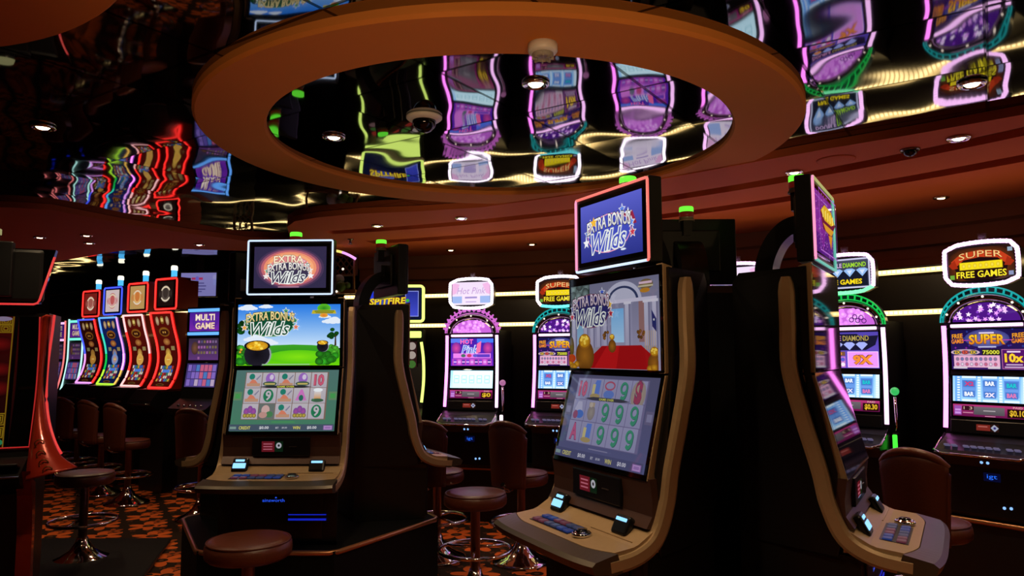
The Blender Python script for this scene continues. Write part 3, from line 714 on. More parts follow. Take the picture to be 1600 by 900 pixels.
    for i, p in enumerate(path):
        d = (path[min(i+1, len(path)-1)]-path[max(i-1, 0)]).normalized(); nn = Vector((0, d.z, -d.y)); q = .034
        rings.append([(-.06, -(p.y+nn.y*q), p.z+nn.z*q), (.06, -(p.y+nn.y*q), p.z+nn.z*q), (.06, -(p.y-nn.y*q), p.z-nn.z*q), (-.06, -(p.y-nn.y*q), p.z-nn.z*q)])
    mb.grid(rings, True, True, False); mb.build('arm', BLACKPLASTIC, t)
    tb.location.z += lift; al = lift
    # candle
    mb = MB(); mb.lathe([(.033, 2.12), (.033, 2.165)], 20, (0, .085, 0)); mb.lathe([(.038, 2.12), (.038, 2.128), (.033, 2.13)], 20, (0, .085, 0)); cd = mb.build('candle', CANDLEOFF, t, (0, 0, lift))
    mb = MB(); mb.lathe([(.034, 2.140), (.034, 2.163)], 20, (0, .085, 0)); mb.build('red_lens', CANDLERED, cd)
    mb = MB(); mb.lathe([(.034, 2.168), (.034, 2.186), (.031, 2.190), (0, 2.190)], 20, (0, .085, 0)); mb.build('green_lens', LEDGREEN, cd)
    mb = MB(); mb.box(-.02, .02, .07, .11, 2.05, 2.125); mb.build('candle_post', BLACK, cd)
    return t
def pod(center, label):
    t = thing('machine_plinth', label, 'plinth', (*center, 0))
    pts = []
    for a in (-90, 30, 150):
        n = Vector((cos(radians(a)), sin(radians(a)))); w = Vector((-n.y, n.x))
        for s in (-1, 1): q = n*.705+w*.352*s; pts.append((q.x, q.y))
    return t, pts
def plinth(center, rot, label):
    t, pts = pod(center, label); c, s = cos(rot), sin(rot); pts = [(x*c-y*s, x*s+y*c) for x, y in pts]
    mb = MB(); mb.plate([(x*.965, y*.965) for x, y in pts], 0, .06); mb.plate(pts, .06, .498); mb.build('plinth_body', MATTEBLACK, t)
    P = []
    for i in range(6):
        a, b, d = Vector(pts[i-1]), Vector(pts[i]), Vector(pts[(i+1) % 6])
        for q in (b+(a-b).normalized()*.03, b+(d-b).normalized()*.03): P.append((q.x, q.y, .49))
    mb = MB(); mb.tube(P, .014, 8, True); mb.build('edge_trim', COPPER, t)
    return t
A0, B0 = (-1.246, 4.479), (.803, 3.0)
pa = plinth(A0, -.0193, 'black six-sided plinth under the green meadow screen machine, copper edge'); pb = plinth(B0, -.012, 'black six-sided plinth under the machine with the gold slanted deck')
mb = MB(); mb.box(-.40, -.365, -.62, -.585, .20, .44, .004)
mb.build('light_panel', BLACKPLASTIC, pa); mb = MB(); mb.box(-.396, -.369, -.6225, -.6205, .21, .43); 
SILVERLIT = glow('pale_blue_panel', (90, 120, 220), .5); mb.build('light_face', SILVERLIT, pa)
gl = [LEDWHITE]; rb = [LEDRAINBOW, LEDPINK, LEDWHITE, LEDRAINBOW]
green_bg = ((70, 108, 104), (58, 120, 88), (90, 130, 90), (60, 150, 70)); blue_bg = ((64, 64, 92), (66, 70, 112), (86, 80, 110), (120, 118, 150))
def place(c, ang, r=.4705): return (c[0]+r*cos(ang), c[1]+r*sin(ang), 0)
am = radians(-90)-.0193
pod_machine('slot machine with green meadow and pot of gold on its upper screen', (-1.2374, 4.009, 0), -.0193, art_top_glow(), art_meadow(), art_reels(green_bg, ((190, 182, 190), (178, 170, 182)), (120, 92, 80), REELS1, .92, (58, 74, 92), ((130, 135, 140), .12)), gl)
pod_machine('slot machine seen from the side, right of the green meadow machine, screens hidden', (A0[0]+.4075+.06, A0[1]+.235, 0), -.0193+2*pi/3, art_top_blue(), art_dim((20, 20, 40), (40, 30, 60), .4), art_dim((30, 30, 50), (40, 40, 60), .4), [BLACKPLASTIC], .045)
pod_machine('slot machine hidden behind the left side of the green meadow machine', place(A0, am-2*pi/3), -.0193-2*pi/3, art_top_purple(), art_dim((20, 40, 40), (40, 60, 60), .4), art_dim((30, 50, 50), (40, 60, 60), .4), [BLACKPLASTIC])
pod_machine('large slot machine with gold bags on upper screen and rows of green nines below', (.3865, 2.777, 0), -1.0857, art_top_blue(), art_whitehouse(), art_reels(blue_bg, ((146, 146, 178), (138, 138, 172)), (92, 84, 120), REELS2, .80, (52, 56, 92), ((108, 106, 140), .30)), rb)
pod_machine('slot machine seen nearly edge-on at right with purple top screen', (1.202, 2.760, 0), 1.0129, art_top_purple(), art_dim((14, 4, 10), (24, 8, 18), .25), art_dim((16, 10, 20), (24, 14, 28), .25), [glow('mixed_led', (200, 200, 120), .7), LEDPINK, glow('cyan_led', (120, 220, 200), .7)])
pod_machine('slot machine facing away, showing the black back of its top screen', (.838, 3.50, 0), pi-.012, art_top_glow(), art_dim((20, 20, 40), (40, 30, 60), .4), art_dim((30, 30, 50), (40, 40, 60), .4), gl)
# ------------------------------------------------------------------ arched machines along the curved wall
NEON = glow('pink_neon', (255, 130, 240), 3.2); NEONW = glow('pink_white_neon', (255, 195, 250), 2.2); NEONWHITE = glow('white_neon', (255, 235, 255), 3.0)
TEAL = glow('teal_neon', (20, 190, 190), .75); GREENN = glow('green_neon', (20, 220, 90), .8); PINKN = glow('pink_crown_neon', (240, 120, 235), .8)
TEALHOT = glow('teal_edge_neon', (110, 235, 240), 1.4); GREENHOT = glow('green_edge_neon', (130, 255, 180), 1.4)
BALLGREEN = glow('green_ball_light', (60, 220, 110), .7); BALLPINK = glow('pink_ball_light', (215, 130, 190), .6); BARGREEN = glow('green_bar_light', (70, 255, 60), 1.3); DOT = glow('blue_dot_light', (140, 190, 255), 1.2)
FINIAL = glow('arch_bulb', (255, 235, 210), 1.6)
def art_sign(kind):
    a = Art(.36, .205, 1.0)
    if kind in ('pink', 'pinkdim'):
        a.rect(0, 0, 1, 1, (246, 226, 252), (250, 236, 255), 2); a.rect(0, .62, .26, .92, (165, 190, 245)); a.rect(.74, .62, 1, .92, (165, 190, 245)); a.rect(.28, .55, .72, .78, (255, 235, 255))
        a.poly([(0, 0), (.2, .1), (.1, .5), (0, .55)], (248, 190, 235)); a.poly([(1, 0), (.8, .1), (.9, .5), (1, .55)], (248, 190, 235))
        a.text('Hot Pink', .5, .38, .76, .28, (195, 150, 215), .3, -.005); a.rect(.34, .64, .66, .72, (170, 150, 215)); a.rect(.36, .85, .64, .89, (195, 165, 225))
    elif kind == 'super':
        a.rect(0, 0, 1, 1, (45, 22, 16), (30, 14, 12)); a.ell(.5, .55, .56, .62, (160, 75, 25), (60, 28, 16)); a.ell(.5, .62, .40, .44, (30, 12, 14))
        P = [(.04, .40), (.2, .16), (.5, .08), (.8, .16), (.96, .40), (.86, .52), (.76, .36), (.5, .30), (.24, .36), (.14, .52)]
        a.poly(P, (200, 62, 28)); a.poly([(.0, .50), (.10, .34), (.15, .60), (.06, .62)], (165, 45, 20)); a.poly([(1., .50), (.90, .34), (.85, .60), (.94, .62)], (165, 45, 20))
        a.label('SUPER', .5, .27, .66, .19, (255, 205, 130), (110, 25, 15), 0, .0, .07)
        a.rect(.17, .43, .83, .67, (160, 130, 10)); a.rect(.18, .44, .82, .655, (250, 225, 30)); 
        for i in range(7): a.ell(.24+.087*i, .55, .032, .075, (255, 240, 90), (230, 190, 10), n=10)
        a.label('FREE GAMES', .5, .81, .76, .20, (255, 235, 50), (60, 20, 10), 0, .02)
        a.rect(.02, .80, .09, .93, (110, 170, 60)); a.rect(.91, .08, .98, .2, (150, 170, 190)); a.rect(.91, .78, .98, .9, (140, 150, 190))
    else:
        a.rect(0, 0, 1, 1, (70, 74, 96), (40, 44, 66), 2); a.frame(0, 0, 1, 1, .03, (205, 205, 235)); a.rect(.05, .40, .95, .92, (22, 26, 44))
        a.label('DOUBLE', .30, .22, .38, .15, (225, 190, 235), (60, 30, 80), 0, .02); a.label('DIAMOND', .72, .22, .42, .16, (170, 225, 60), (30, 60, 20), 0, .02)
        for i in range(4): a.poly([(.06+.23*i, .40), (.12+.23*i, .34), (.22+.23*i, .34), (.28+.23*i, .40), (.17+.23*i, .62)], (150, 190, 245)); a.poly([(.12+.23*i, .40), (.22+.23*i, .40), (.17+.23*i, .55)], (215, 230, 255))
        a.label('FREE GAMES', .5, .78, .70, .17, (255, 225, 30), (80, 50, 10), 0, .03)
    return a
def art_upper(kind):
    a = Art(.405, .245, 1.1); k = .405/.245
    if kind in ('pink', 'pinkdim'):
        a.rect(0, 0, 1, 1, (60, 30, 170), (110, 40, 190), 3); a.rect(0, 0, .4, .16, (90, 120, 235)); a.rect(.62, .02, 1, .16, (70, 120, 240))
        a.ell(.13, .36, .11, .22, (215, 70, 160), (120, 40, 150)); a.ell(.87, .36, .11, .22, (215, 70, 160), (120, 40, 150))
        a.label('HOT', .38, .12, .30, .18, (255, 110, 205), (120, 10, 110), 0, .03); a.text('Pink', .46, .40, .42, .32, (240, 235, 255), .3, .05); a.text('Pink', .46, .40, .39, .28, (70, 120, 225), .3, .005)
        a.poly([(.62, .2), (.72, .1), (.70, .5), (.60, .55)], (255, 110, 170))
        a.rect(.06, .55, .94, .72, (235, 130, 235)); 
        for i, c in enumerate(((70, 110, 100), (200, 60, 110), (90, 90, 200))): a.ell(.30+.14*i, .63, .055, .06, c)
        a.rect(.62, .58, .92, .69, (95, 60, 190)); a.rect(.04, .74, .96, .98, (190, 70, 190))
        for i in range(9): a.rect(.07+.10*i, .77, .14+.10*i, .95, ((120, 60, 200), (215, 110, 225), (90, 50, 160))[i % 3]); a.rect(.07+.10*i, .84, .14+.10*i, .88, (240, 190, 250))
    elif kind == 'super':
        a.rect(0, 0, 1, 1, (24, 16, 70), (52, 24, 96), 3); random.seed(4)
        for i in range(24): a.star(random.random(), random.random()*.5, .02, random.choice([(70, 40, 140), (40, 60, 150), (130, 40, 150)]), 4)
        a.ell(.5, .23, .30, .23, (120, 120, 175), (60, 60, 130)); a.rect(.40, .07, .60, .11, (215, 200, 230)); a.poly([(.16, .26), (.84, .26), (.84, .28), (.16, .28)], (190, 60, 170))
        a.label('SUPER', .5, .26, .48, .24, (252, 205, 40), (110, 50, 10), 0, .03, .02, (215, 120, 30)); a.rect(.38, .42, .62, .455, (180, 180, 215))
        for u in (.10, .91): a.label('FREE', u, .16, .15, .11, (240, 160, 40), (90, 30, 20), 0, .02, 0, None, -.02); a.label('GAMES', u, .29, .17, .11, (240, 140, 40), (90, 30, 20), 0, .02, 0, None, -.02)
        a.ell(.20, .57, .20, .075, (150, 120, 150), (200, 170, 190)); 
        for i, (s_, c) in enumerate((('2X', (235, 190, 50)), ('5X', (235, 90, 50)), ('3X', (235, 190, 50)))): a.ell(.09+.11*i, .57, .055, .055, (110, 60, 90) if i % 2 else (80, 90, 80)); a.label(s_, .09+.11*i, .57, .08, .08, c, (80, 20, 20), 0, .02)
        a.rect(.43, .50, .67, .64, (40, 34, 20)); a.label('75000', .55, .57, .22, .10, (225, 225, 70), (30, 40, 10), 0, .02)
        a.rect(.04, .65, .66, .95, (225, 170, 200)); 
        for j in range(2):
            for i in range(9): a.ell(.09+.064*i, .74+.13*j, .026, .05, ((120, 120, 140), (215, 90, 110), (70, 120, 170), (235, 225, 235))[(i*2+j) % 4], (150, 110, 150))
        a.rect(.03, .93, .22, .98, (205, 195, 205)); a.rect(.50, .93, .66, .98, (205, 195, 205))
        a.rect(.69, .50, 1, .98, (80, 18, 100)); a.frame(.69, .50, 1, .98, .008, (190, 110, 160)); a.label('10x', .845, .71, .24, .22, (250, 205, 50), (90, 30, 40), 0, .04); a.rect(.76, .54, .93, .58, (225, 200, 225)); a.rect(.74, .86, .95, .89, (200, 170, 205)); a.rect(.72, .92, .97, .95, (200, 170, 205))
    else:
        a.rect(0, 0, 1, 1, (80, 66, 170), (110, 80, 200), 3); a.poly([(0, .05), (.66, .05), (.72, .12), (1, .10), (.95, .36), (.80, .50), (0, .52)], (24, 22, 50))
        a.label('DOUBLE', .22, .17, .36, .14, (225, 150, 205), (40, 20, 60), 0, .02); a.label('DIAMOND', .64, .17, .42, .15, (170, 150, 80), (30, 30, 20), 0, .02)
        for i in range(4): a.poly([(.04+.20*i, .34), (.09+.20*i, .28), (.18+.20*i, .28), (.23+.20*i, .34), (.135+.20*i, .50)], (165, 175, 245)); 
        a.ell(.15, .38, .07, .08, (225, 140, 80)); a.rect(0, .54, .46, .66, (120, 80, 60)); a.label('75000', .26, .60, .3, .09, (230, 150, 60), (60, 20, 20), 0, .02)
        a.rect(.02, .68, .46, .98, (200, 120, 200)); 
        for j in range(2):
            for i in range(5): a.ell(.08+.085*i, .76+.14*j, .034, .055, ((235, 90, 130), (90, 90, 200), (240, 225, 240))[(i+j) % 3])
        a.rect(.50, .54, .99, .98, (235, 150, 245)); a.frame(.50, .54, .99, .98, .01, (255, 210, 255)); a.label('9X', .745, .77, .32, .26, (240, 140, 50), (110, 40, 60), 0, .05)
    return a
def art_reel_window(kind):
    a = Art(.40, .156, 1.5 if kind.startswith('pink') else 1.15); a.rect(0, 0, 1, 1, (150, 205, 255), (190, 225, 255), 2)
    if kind in ('pink', 'pinkdim'):
        a.rect(.06, .02, 1, 1, (215, 248, 255), (200, 240, 252))
        for i in range(5):
            u = .15+.18*i; a.frame(u-.06, .28, u+.06, .72, .012, (130, 190, 205)); a.rect(u-.04, .44+.04*(i % 3), u+.04, .50+.04*(i % 3), (150, 205, 215))
    else:
        a.rect(.03, 0, .12, 1, (110, 170, 250)); a.rect(.94, 0, 1, 1, (210, 235, 255))
        for i in range(3):
            u = .23+.285*i; a.rect(u-.12, 0, u+.115, 1, (120, 180, 245), (150, 205, 250)); a.rect(u-.10, .16, u+.095, .80, (80, 130, 215), (120, 165, 230), 2); 
            for v in (.03, .94): a.rect(u-.10, v-.03, u+.095, v+.05, (225, 242, 255))
        for u, v, s_, c in ((.23, .30, 'X2', (200, 60, 120)), (.23, .70, 'BAR', (235, 240, 255)), (.515, .28, 'BAR', (235, 240, 255)), (.515, .72, '2X', (235, 225, 250)), (.80, .34, 'BAR', (30, 190, 200)), (.80, .72, 'BAR', (215, 120, 180))):
            a.rect(u-.085, v-.13, u+.08, v+.13, (70, 120, 200)); a.label(s_, u, v, .13, .17, c, (40, 80, 150), 0, .05)
        for u in (.085, .37, .66, .97):
            for j in range(10): a.rect(u-.018, .03+.1*j, u+.018, .08+.1*j, (235, 248, 255))
    return a
def art_meter(kind, paid):
    a = Art(.40, .072, .85); a.rect(0, 0, 1, 1, (200, 60, 130), (110, 20, 80), 3)
    a.rect(.02, .12, .12, .9, (170, 90, 190)); a.rect(.03, .40, .11, .55, (225, 160, 245)); a.rect(.03, .65, .11, .8, (225, 160, 245))
    a.rect(.13, .12, .29, .5, (60, 18, 34)); a.text('1 3', .21, .3, .12, .25, (230, 190, 170)); a.rect(.29, .16, .70, .82, (120, 110, 118), (90, 85, 92)); a.rect(.42, .44, .58, .52, (190, 180, 185)); a.rect(.14, .66, .28, .72, (235, 160, 190)); a.rect(.44, .90, .58, .95, (235, 160, 190))
    a.rect(.735, .24, .985, .94, (40, 14, 10)); a.text('PAID', .87, .12, .12, .16, (240, 205, 190)); a.label(paid, .865, .60, .20, .55, (250, 200, 50), (60, 30, 10), 0, .03)
    return a
def art_arch(kind):
    a = Art(.37, .115, 1.25); random.seed(9)
    a.ell(.5, 1, .5, 1, (70, 20, 120) if kind == 'super' else (190, 95, 205), a0=0, a1=180, n=24); N = 40
    for i in range(N):
        for _ in range(20):
            u, v = random.uniform(.03, .97), random.uniform(.05, .97)
            if ((u-.5)/.47)**2+((1-v)/.92)**2 < 1: break
        else: continue
        if kind == 'super': a.star(u, v, .045 if i > 14 else .03, ((235, 190, 250), (250, 225, 255), (225, 150, 240))[i % 3] if i > 14 else (130, 60, 190), 5, i)
        else: a.ell(u, v, .05, .15, ((245, 190, 250), (235, 150, 240))[i % 2], (215, 120, 230), n=10)
    if kind == 'dd':
        for u, v in ((.60, .70), (.66, .52), (.71, .75), (.77, .58), (.82, .78)): a.ring(u, v, .045, .15, .014, (60, 20, 90), 12)
    return a
def arch_machine(kind, label, x, y, paid, crown, edge_mats, ball, face=None):
    nx, ny = (face[0]-x, face[1]-y) if face else (RC[0]-x, RC[1]-y); rz = atan2(nx, -ny)
    t = thing('slot_machine', label, 'slot machine', (x, y, 0), rz, 'arched machines along the curved wall')
    mb = MB(); mb.prism([(-.005, 1.70), (-.005, 1.38), (.035, 1.05), (.03, .95), (-.40, .95), (-.40, 1.70)], -.25, .25); mb.build('cabinet', BLACK, t)
    mb = MB(); mb.prism([(.03, .491), (.06, .52), (.06, .80), (.10, .87), (.03, .95), (-.42, .95), (-.42, .491)], -.25, .25); base = mb.build('base_cabinet', BLACK, t)
    a = Art(.09, .05); a.rect(.0, .0, 1, 1, (6, 8, 40)); a.text('igt', .5, .5, .6, .62, (40, 110, 255)); a.build('logo', SCREEN, base, (.0, -.0605, .745))
    mb = MB()
    for px_, pz in ((-.045, .83), (-.012, .83), (.055, .575), (.09, .578)): mb.ball((px_, -.062 if pz < .81 else -.078, pz), .009, 5)
    mb.build('status_light', DOT, base)
    for s in (-1, 1):
        path = smooth_path([(s*.236, -.014, 1.655), (s*.238, -.012, 1.45), (s*.240, -.024, 1.25), (s*.243, -.05, 1.02)], 5)
        mb = MB(); mb.tube(path, .014, 8); mb.build('side_light', NEON if s < 0 else NEONW, t)
        mb = MB(); mb.tube([(p.x-s*.004, p.y+.012, p.z) for p in path], .016, 8); mb.build('side_rail', DARKCHROME, t)
    mb = MB(); mb.box(-.195, .195, -.024, -.004, 1.642, 1.662, .004); mb.build('header_light', NEONW, t)
    # arch with crown, chrome bow, lit half-round glass
    def bow(hw, hh, n=28, z0=1.675): return [(hw*cos(pi*k/n), z0+hh*sin(pi*k/n)) for k in range(n+1)]
    o1, i1 = bow(.252, .212), bow(.238, .178)
    mb = MB(); mb.grid([[(a_[0], -.012, a_[1]), (a_[0], .05, a_[1]), (b[0], .05, b[1]), (b[0], -.012, b[1])] for a_, b in zip(o1, i1)], True, True, False); cw = mb.build('crown', mat('tinted_crown', (.03, .05, .06), .2), t)
    mb = MB(); mb.tube([(q[0], -.016, q[1]) for q in o1], .0055, 6); mb.tube([(q[0], -.016, q[1]) for q in i1], .004, 6)
    n = 17
    for k in range(1, n):
        u, v = bow(.25, .208, n)[k], bow(.240, .182, n)[k]
        if kind in ('pink', 'pinkdim'):
            w = bow(.272, .232, n)[k]; mb.box(-.014, .014, -.02, -.004, -.014, .014, 0, Matrix.Translation((u[0], 0, u[1])) @ Matrix.Rotation(pi/4+k, 4, 'Y')); mb.ball((w[0], -.012, w[1]), .009, 4)
        else: mb.tube([(u[0], -.016, u[1]), (v[0], -.016, v[1])], .006, 6)
    mb.build('crown_light', crown, cw)
    o2, i2 = bow(.236, .172), bow(.195, .128)
    mb = MB(); mb.grid([[(a_[0], -.016, a_[1]), ((a_[0]+b[0])/2, -.034, (a_[1]+b[1])/2), (b[0], -.016, b[1]), (b[0], .03, b[1]), (a_[0], .03, a_[1])] for a_, b in zip(o2, i2)]); ch = mb.build('chrome_bow', DARKCHROME, t)
    for k in (3, 7, 14, 20, 25):
        q = bow(.218, .152)[k]; mb = MB(); mb.ball((q[0], -.034, q[1]), .0075, 5); mb.build('bow_bulb', FINIAL, ch)
    mb = MB(); mb.grid([[(a_[0], -.004, a_[1]), (a_[0], .03, a_[1])] for a_ in bow(.197, .13)], False, False, False); mb.plate([(-.2, 0), (.2, 0), (.2, .03), (-.2, .03)], 1.665, 1.675); pl = mb.build('arch_glass', BLACKGLASS, t)
    art_arch(kind).build('picture', SCREEN, pl, (0, -.006, 1.7345))
    # screens
    for nm, ar, z, tl, hw, hh in (('upper_screen', art_upper(kind), 1.505, 0, .215, .133), ('reel_window', art_reel_window(kind), 1.263, -.121, .215, .088), ('meter_screen', art_meter(kind, paid), 1.132, -.121, .215, .043)):
        p = .002 if z > 1.38 else .002+(1.38-z)*.121
        R = Matrix.Translation((0, -p, z)) @ Matrix.Rotation(tl, 4, 'X')
        mb = MB(); mb.box(-hw, hw, -.004, .02, -hh, hh, .003, R); so = mb.build(nm, BLACKGLASS, t)
        ar.build('picture', SCREEN, so, (R @ Vector((0, -.0048, 0))), tl)
    mb = MB(); R = Matrix.Translation((0, -.046, 1.035)) @ Matrix.Rotation(-.121, 4, 'X'); mb.box(-.215, .215, -.006, .02, -.04, .04, .004, R); rp = mb.build('card_reader', BLACKPLASTIC, t)
    a = Art(.12, .045, .6); a.rect(0, .1, .62, .9, (150, 50, 40)); a.rect(.08, .3, .5, .45, (215, 120, 110)); a.rect(.64, 0, 1, 1, (50, 25, 20)); a.poly([(.64, .5), (.80, .05), (1., .5), (.82, .98)], (200, 205, 230)); a.ell(.82, .5, .06, .16, (60, 60, 150)); a.build('card_sign', SCREEN, rp, (-.01, -.0535, 1.035), -.121)
    # deck
    mb = MB(); mb.prism([(.05, .985), (.10, .955), (.21, .905), (.235, .885), (.225, .86), (.05, .86)], -.25, .25, None, .006); dk = mb.build('deck', BLACKPLASTIC, t)
    mb = MB(); mb.tube([(-.25, -.06, .985), (-.252, -.13, .942), (-.25, -.215, .900), (-.2, -.238, .882), (.2, -.238, .882), (.25, -.215, .900), (.252, -.13, .942), (.25, -.06, .985)], .008, 8); mb.build('chrome_edge', CHROME, dk)
    bl = glow('dim_button_light', (150, 140, 190), .30)
    for i, bx in enumerate((-.19, -.15, -.085, -.045, -.005, .035, .075, .14, .18)):
        R = Matrix.Translation((bx, -.175, .925)) @ Matrix.Rotation(-.42, 4, 'X'); mb = MB(); mb.box(-.015, .015, -.022, .022, -.004, .006, .003, R); mb.build('button', bl, dk)
    # lever
    mb = MB(); mb.tube([(.252, .02, .95), (.292, -.01, 1.0), (.295, -.03, 1.20)], .010, 8); lv = mb.build('lever', CHROME, t)
    mb = MB(); mb.ball((.295, -.032, 1.235), .027, 8); mb.build('lever_ball', ball, lv)
    mb = MB(); mb.box(.262, .300, -.03, .03, .84, .965, .008); lh = mb.build('lever_housing', BLACKPLASTIC, t)
    mb = MB(); mb.box(.268, .296, -.036, -.029, .85, .955, .006); mb.build('lever_light', BARGREEN if ball is BALLGREEN else NEONWHITE, lh)
    # sign on top
    n = 10; w, h, c = .200, .118, 2.030
    P = []
    for (x0, z0), (x1, z1), bul in (((w, -h), (w, h), .006), ((w, h), (-w, h), .020), ((-w, h), (-w, -h), .006), ((-w, -h), (w, -h), .020)):
        dx, dz = x1-x0, z1-z0; L = hypot(dx, dz)
        for k in range(n):
            q = k/n; q = .08+.84*q if True else q; b = bul*(1-(2*q-1)**2); P.append((x0+dx*q+dz/L*b, z0+dz*q-dx/L*b))
    P = [(x_, z_) for x_, z_ in P]
    mb = MB(); mb.grid([[(x_*f, yy, c+z_*f) for x_, z_ in P] for yy, f in ((-.02, .93), (-.028, 1), (.05, 1), (.06, .95))], True, True, False); sg = mb.build('sign', BLACKPLASTIC, t)
    art_sign(kind).build('picture', SCREEN, sg, (0, -.031, c))
    N = len(P)
    for j, em in enumerate(edge_mats):
        m0, m1 = N*j//len(edge_mats), N*(j+1)//len(edge_mats)
        mb = MB(); pts = [(P[i % N][0]*.975, -.034, c+P[i % N][1]*.965) for i in range(m0, m1+1)]
        mb.tube(pts, .0125, 8)
        for a_, b in zip(pts, pts[1:]): q = (Vector(a_)+Vector(b))/2; mb.ball((q.x, q.y-.003, q.z), .0145, 4)
        mb.build('sign_light', em, sg)
    mb = MB(); mb.box(-.05, .05, 0, .05, 1.87, 1.93); mb.build('sign_post', BLACK, t)
    mb = MB(); mb.lathe([(.024, 2.150), (.024, 2.18), (.021, 2.182), (.021, 2.188), (.024, 2.19), (.024, 2.222), (.0, 2.226)], 16, (0, .02, 0)); mb.build('candle', mat('smoky_lens', (.14, .10, .11), .3), t)
    return t
arch_machine('pink', 'arched slot machine with whitish pink sign and spiky pink crown, leftmost in its row', -.36, 6.5, '$0', PINKN, [NEONWHITE], BALLPINK)
arch_machine('super', 'arched slot machine with yellow-lettered sign, half hidden by the gold bag screen', .42, 6.33, '$0.10', TEAL, [NEONWHITE, NEONWHITE, NEONWHITE, TEALHOT], BALLPINK)
arch_machine('pink', 'arched slot machine hidden behind the large gold bag machine', 1.12, 5.95, '$0', PINKN, [NEONWHITE], BALLPINK)
arch_machine('pinkdim', 'arched slot machine with only its pale pink sign showing beside the black screen back', 1.71, 5.46, '$0', PINKN, [NEONW], BALLPINK)
arch_machine('dd', 'arched slot machine with row of diamonds on its sign and bright green crown', 2.31, 4.99, '$0.30', GREENN, [NEONW, NEONW, NEONW, GREENHOT], BALLGREEN)
arch_machine('super', 'largest arched slot machine with beaded pink sign and teal crown at the right edge', 2.90, 4.42, '$0.10', TEAL, [NEONW], BALLPINK)
arch_machine('dd', 'arched slot machine just past the right edge of the picture', 3.42, 3.72, '$0.30', GREENN, [NEONW], BALLGREEN)

# ------------------------------------------------------------------ far left row
REDLED = glow('red_led_tube', (255, 45, 40), 2.2); ROSELED = glow('rose_led_tube', (255, 190, 190), 1.5); BLUELED = glow('blue_led_tube', (70, 90, 255), 1.3); SKYLED = glow('sky_led_tube', (100, 170, 255), 1.3)
LIMELED = glow('lime_led_tube', (190, 255, 60), 1.2); AQUALED = glow('aqua_led_tube', (60, 220, 190), 1.1); LILACLED = glow('lilac_led_tube', (235, 160, 255), 1.3); CANDLEWHITE = glow('candle_white', (255, 250, 225), 1.5); CANDLEBLUE = glow('candle_blue', (80, 190, 255), 1.1); AMBERLED = glow('amber_led_tube', (255, 200, 90), 1.2)
CURVE = smooth_path([(0, .07, 1.965), (0, .03, 1.80), (0, -.03, 1.60), (0, -.05, 1.42), (0, -.01, 1.25), (0, .06, 1.125)], 6)
def on_curve(u, v, d, hw):
    f = v*(len(CURVE)-1); i = min(int(f), len(CURVE)-2); p = CURVE[i].lerp(CURVE[i+1], f-i); dd = (CURVE[i+1]-CURVE[i]).normalized()
    return ((u-.5)*2*hw, -(p.y-dd.z*d*1), p.z+dd.y*d)
def art_drums(base, hot, gain=.8):
    a = Art(.44, .9, gain); a.rect(0, 0, 1, 1, base, tuple(int(x*.7) for x in base), 14)
    for u in (.22, .80): a.ell(u, .12, .10, .055, (215, 190, 150), (150, 110, 80))
    a.ell(.5, .11, .12, .05, (190, 140, 60), (110, 70, 30)); a.rect(.44, .09, .56, .13, (235, 210, 120))
    a.ell(.5, .25, .30, .055, (190, 120, 40), (120, 70, 20)); a.ell(.5, .255, .24, .035, (60, 26, 14)); a.rect(.40, .245, .46, .265, (220, 160, 70)); a.rect(.52, .245, .58, .265, (220, 160, 70))
    a.ell(.5, .36, .20, .04, (200, 140, 70), (130, 60, 30)); a.rect(.1, .41, .30, .46, (130, 130, 90)); a.rect(.70, .41, .9, .46, (150, 130, 80))
    a.ell(.5, .50, .15, .065, hot, (160, 110, 50)); a.ell(.5, .58, .22, .08, (225, 150, 60), hot); a.ell(.5, .56, .1, .04, (240, 215, 120))
    random.seed(6)
    for j in range(5):
        for i in range(7): a.rect(.12+.11*i, .66+.045*j, .20+.11*i, .70+.045*j, random.choice([(60, 110, 200), (200, 60, 40), (215, 170, 60), (60, 140, 110), (230, 220, 200), (140, 40, 60)]))
    a.rect(.3, .71, .72, .75, (80, 130, 225)); a.ell(.5, .94, .24, .025, (180, 130, 50), (90, 50, 20)); a.ell(.5, .94, .18, .015, (50, 24, 14))
    return a
def art_top_sign(bg, c1, c2):
    a = Art(.40, .28, .9); a.rect(0, 0, 1, 1, bg); a.ell(.5, .5, .30, .36, c1, c2); a.ell(.5, .46, .16, .22, c2); a.ring(.5, .62, .36, .44, .06, (225, 205, 175), 16, 40, 140); a.ring(.5, .40, .36, .42, .06, (225, 210, 185), 16, 220, 320)
    for u in (.16, .84): a.ell(u, .5, .09, .2, c2, bg)
    return a
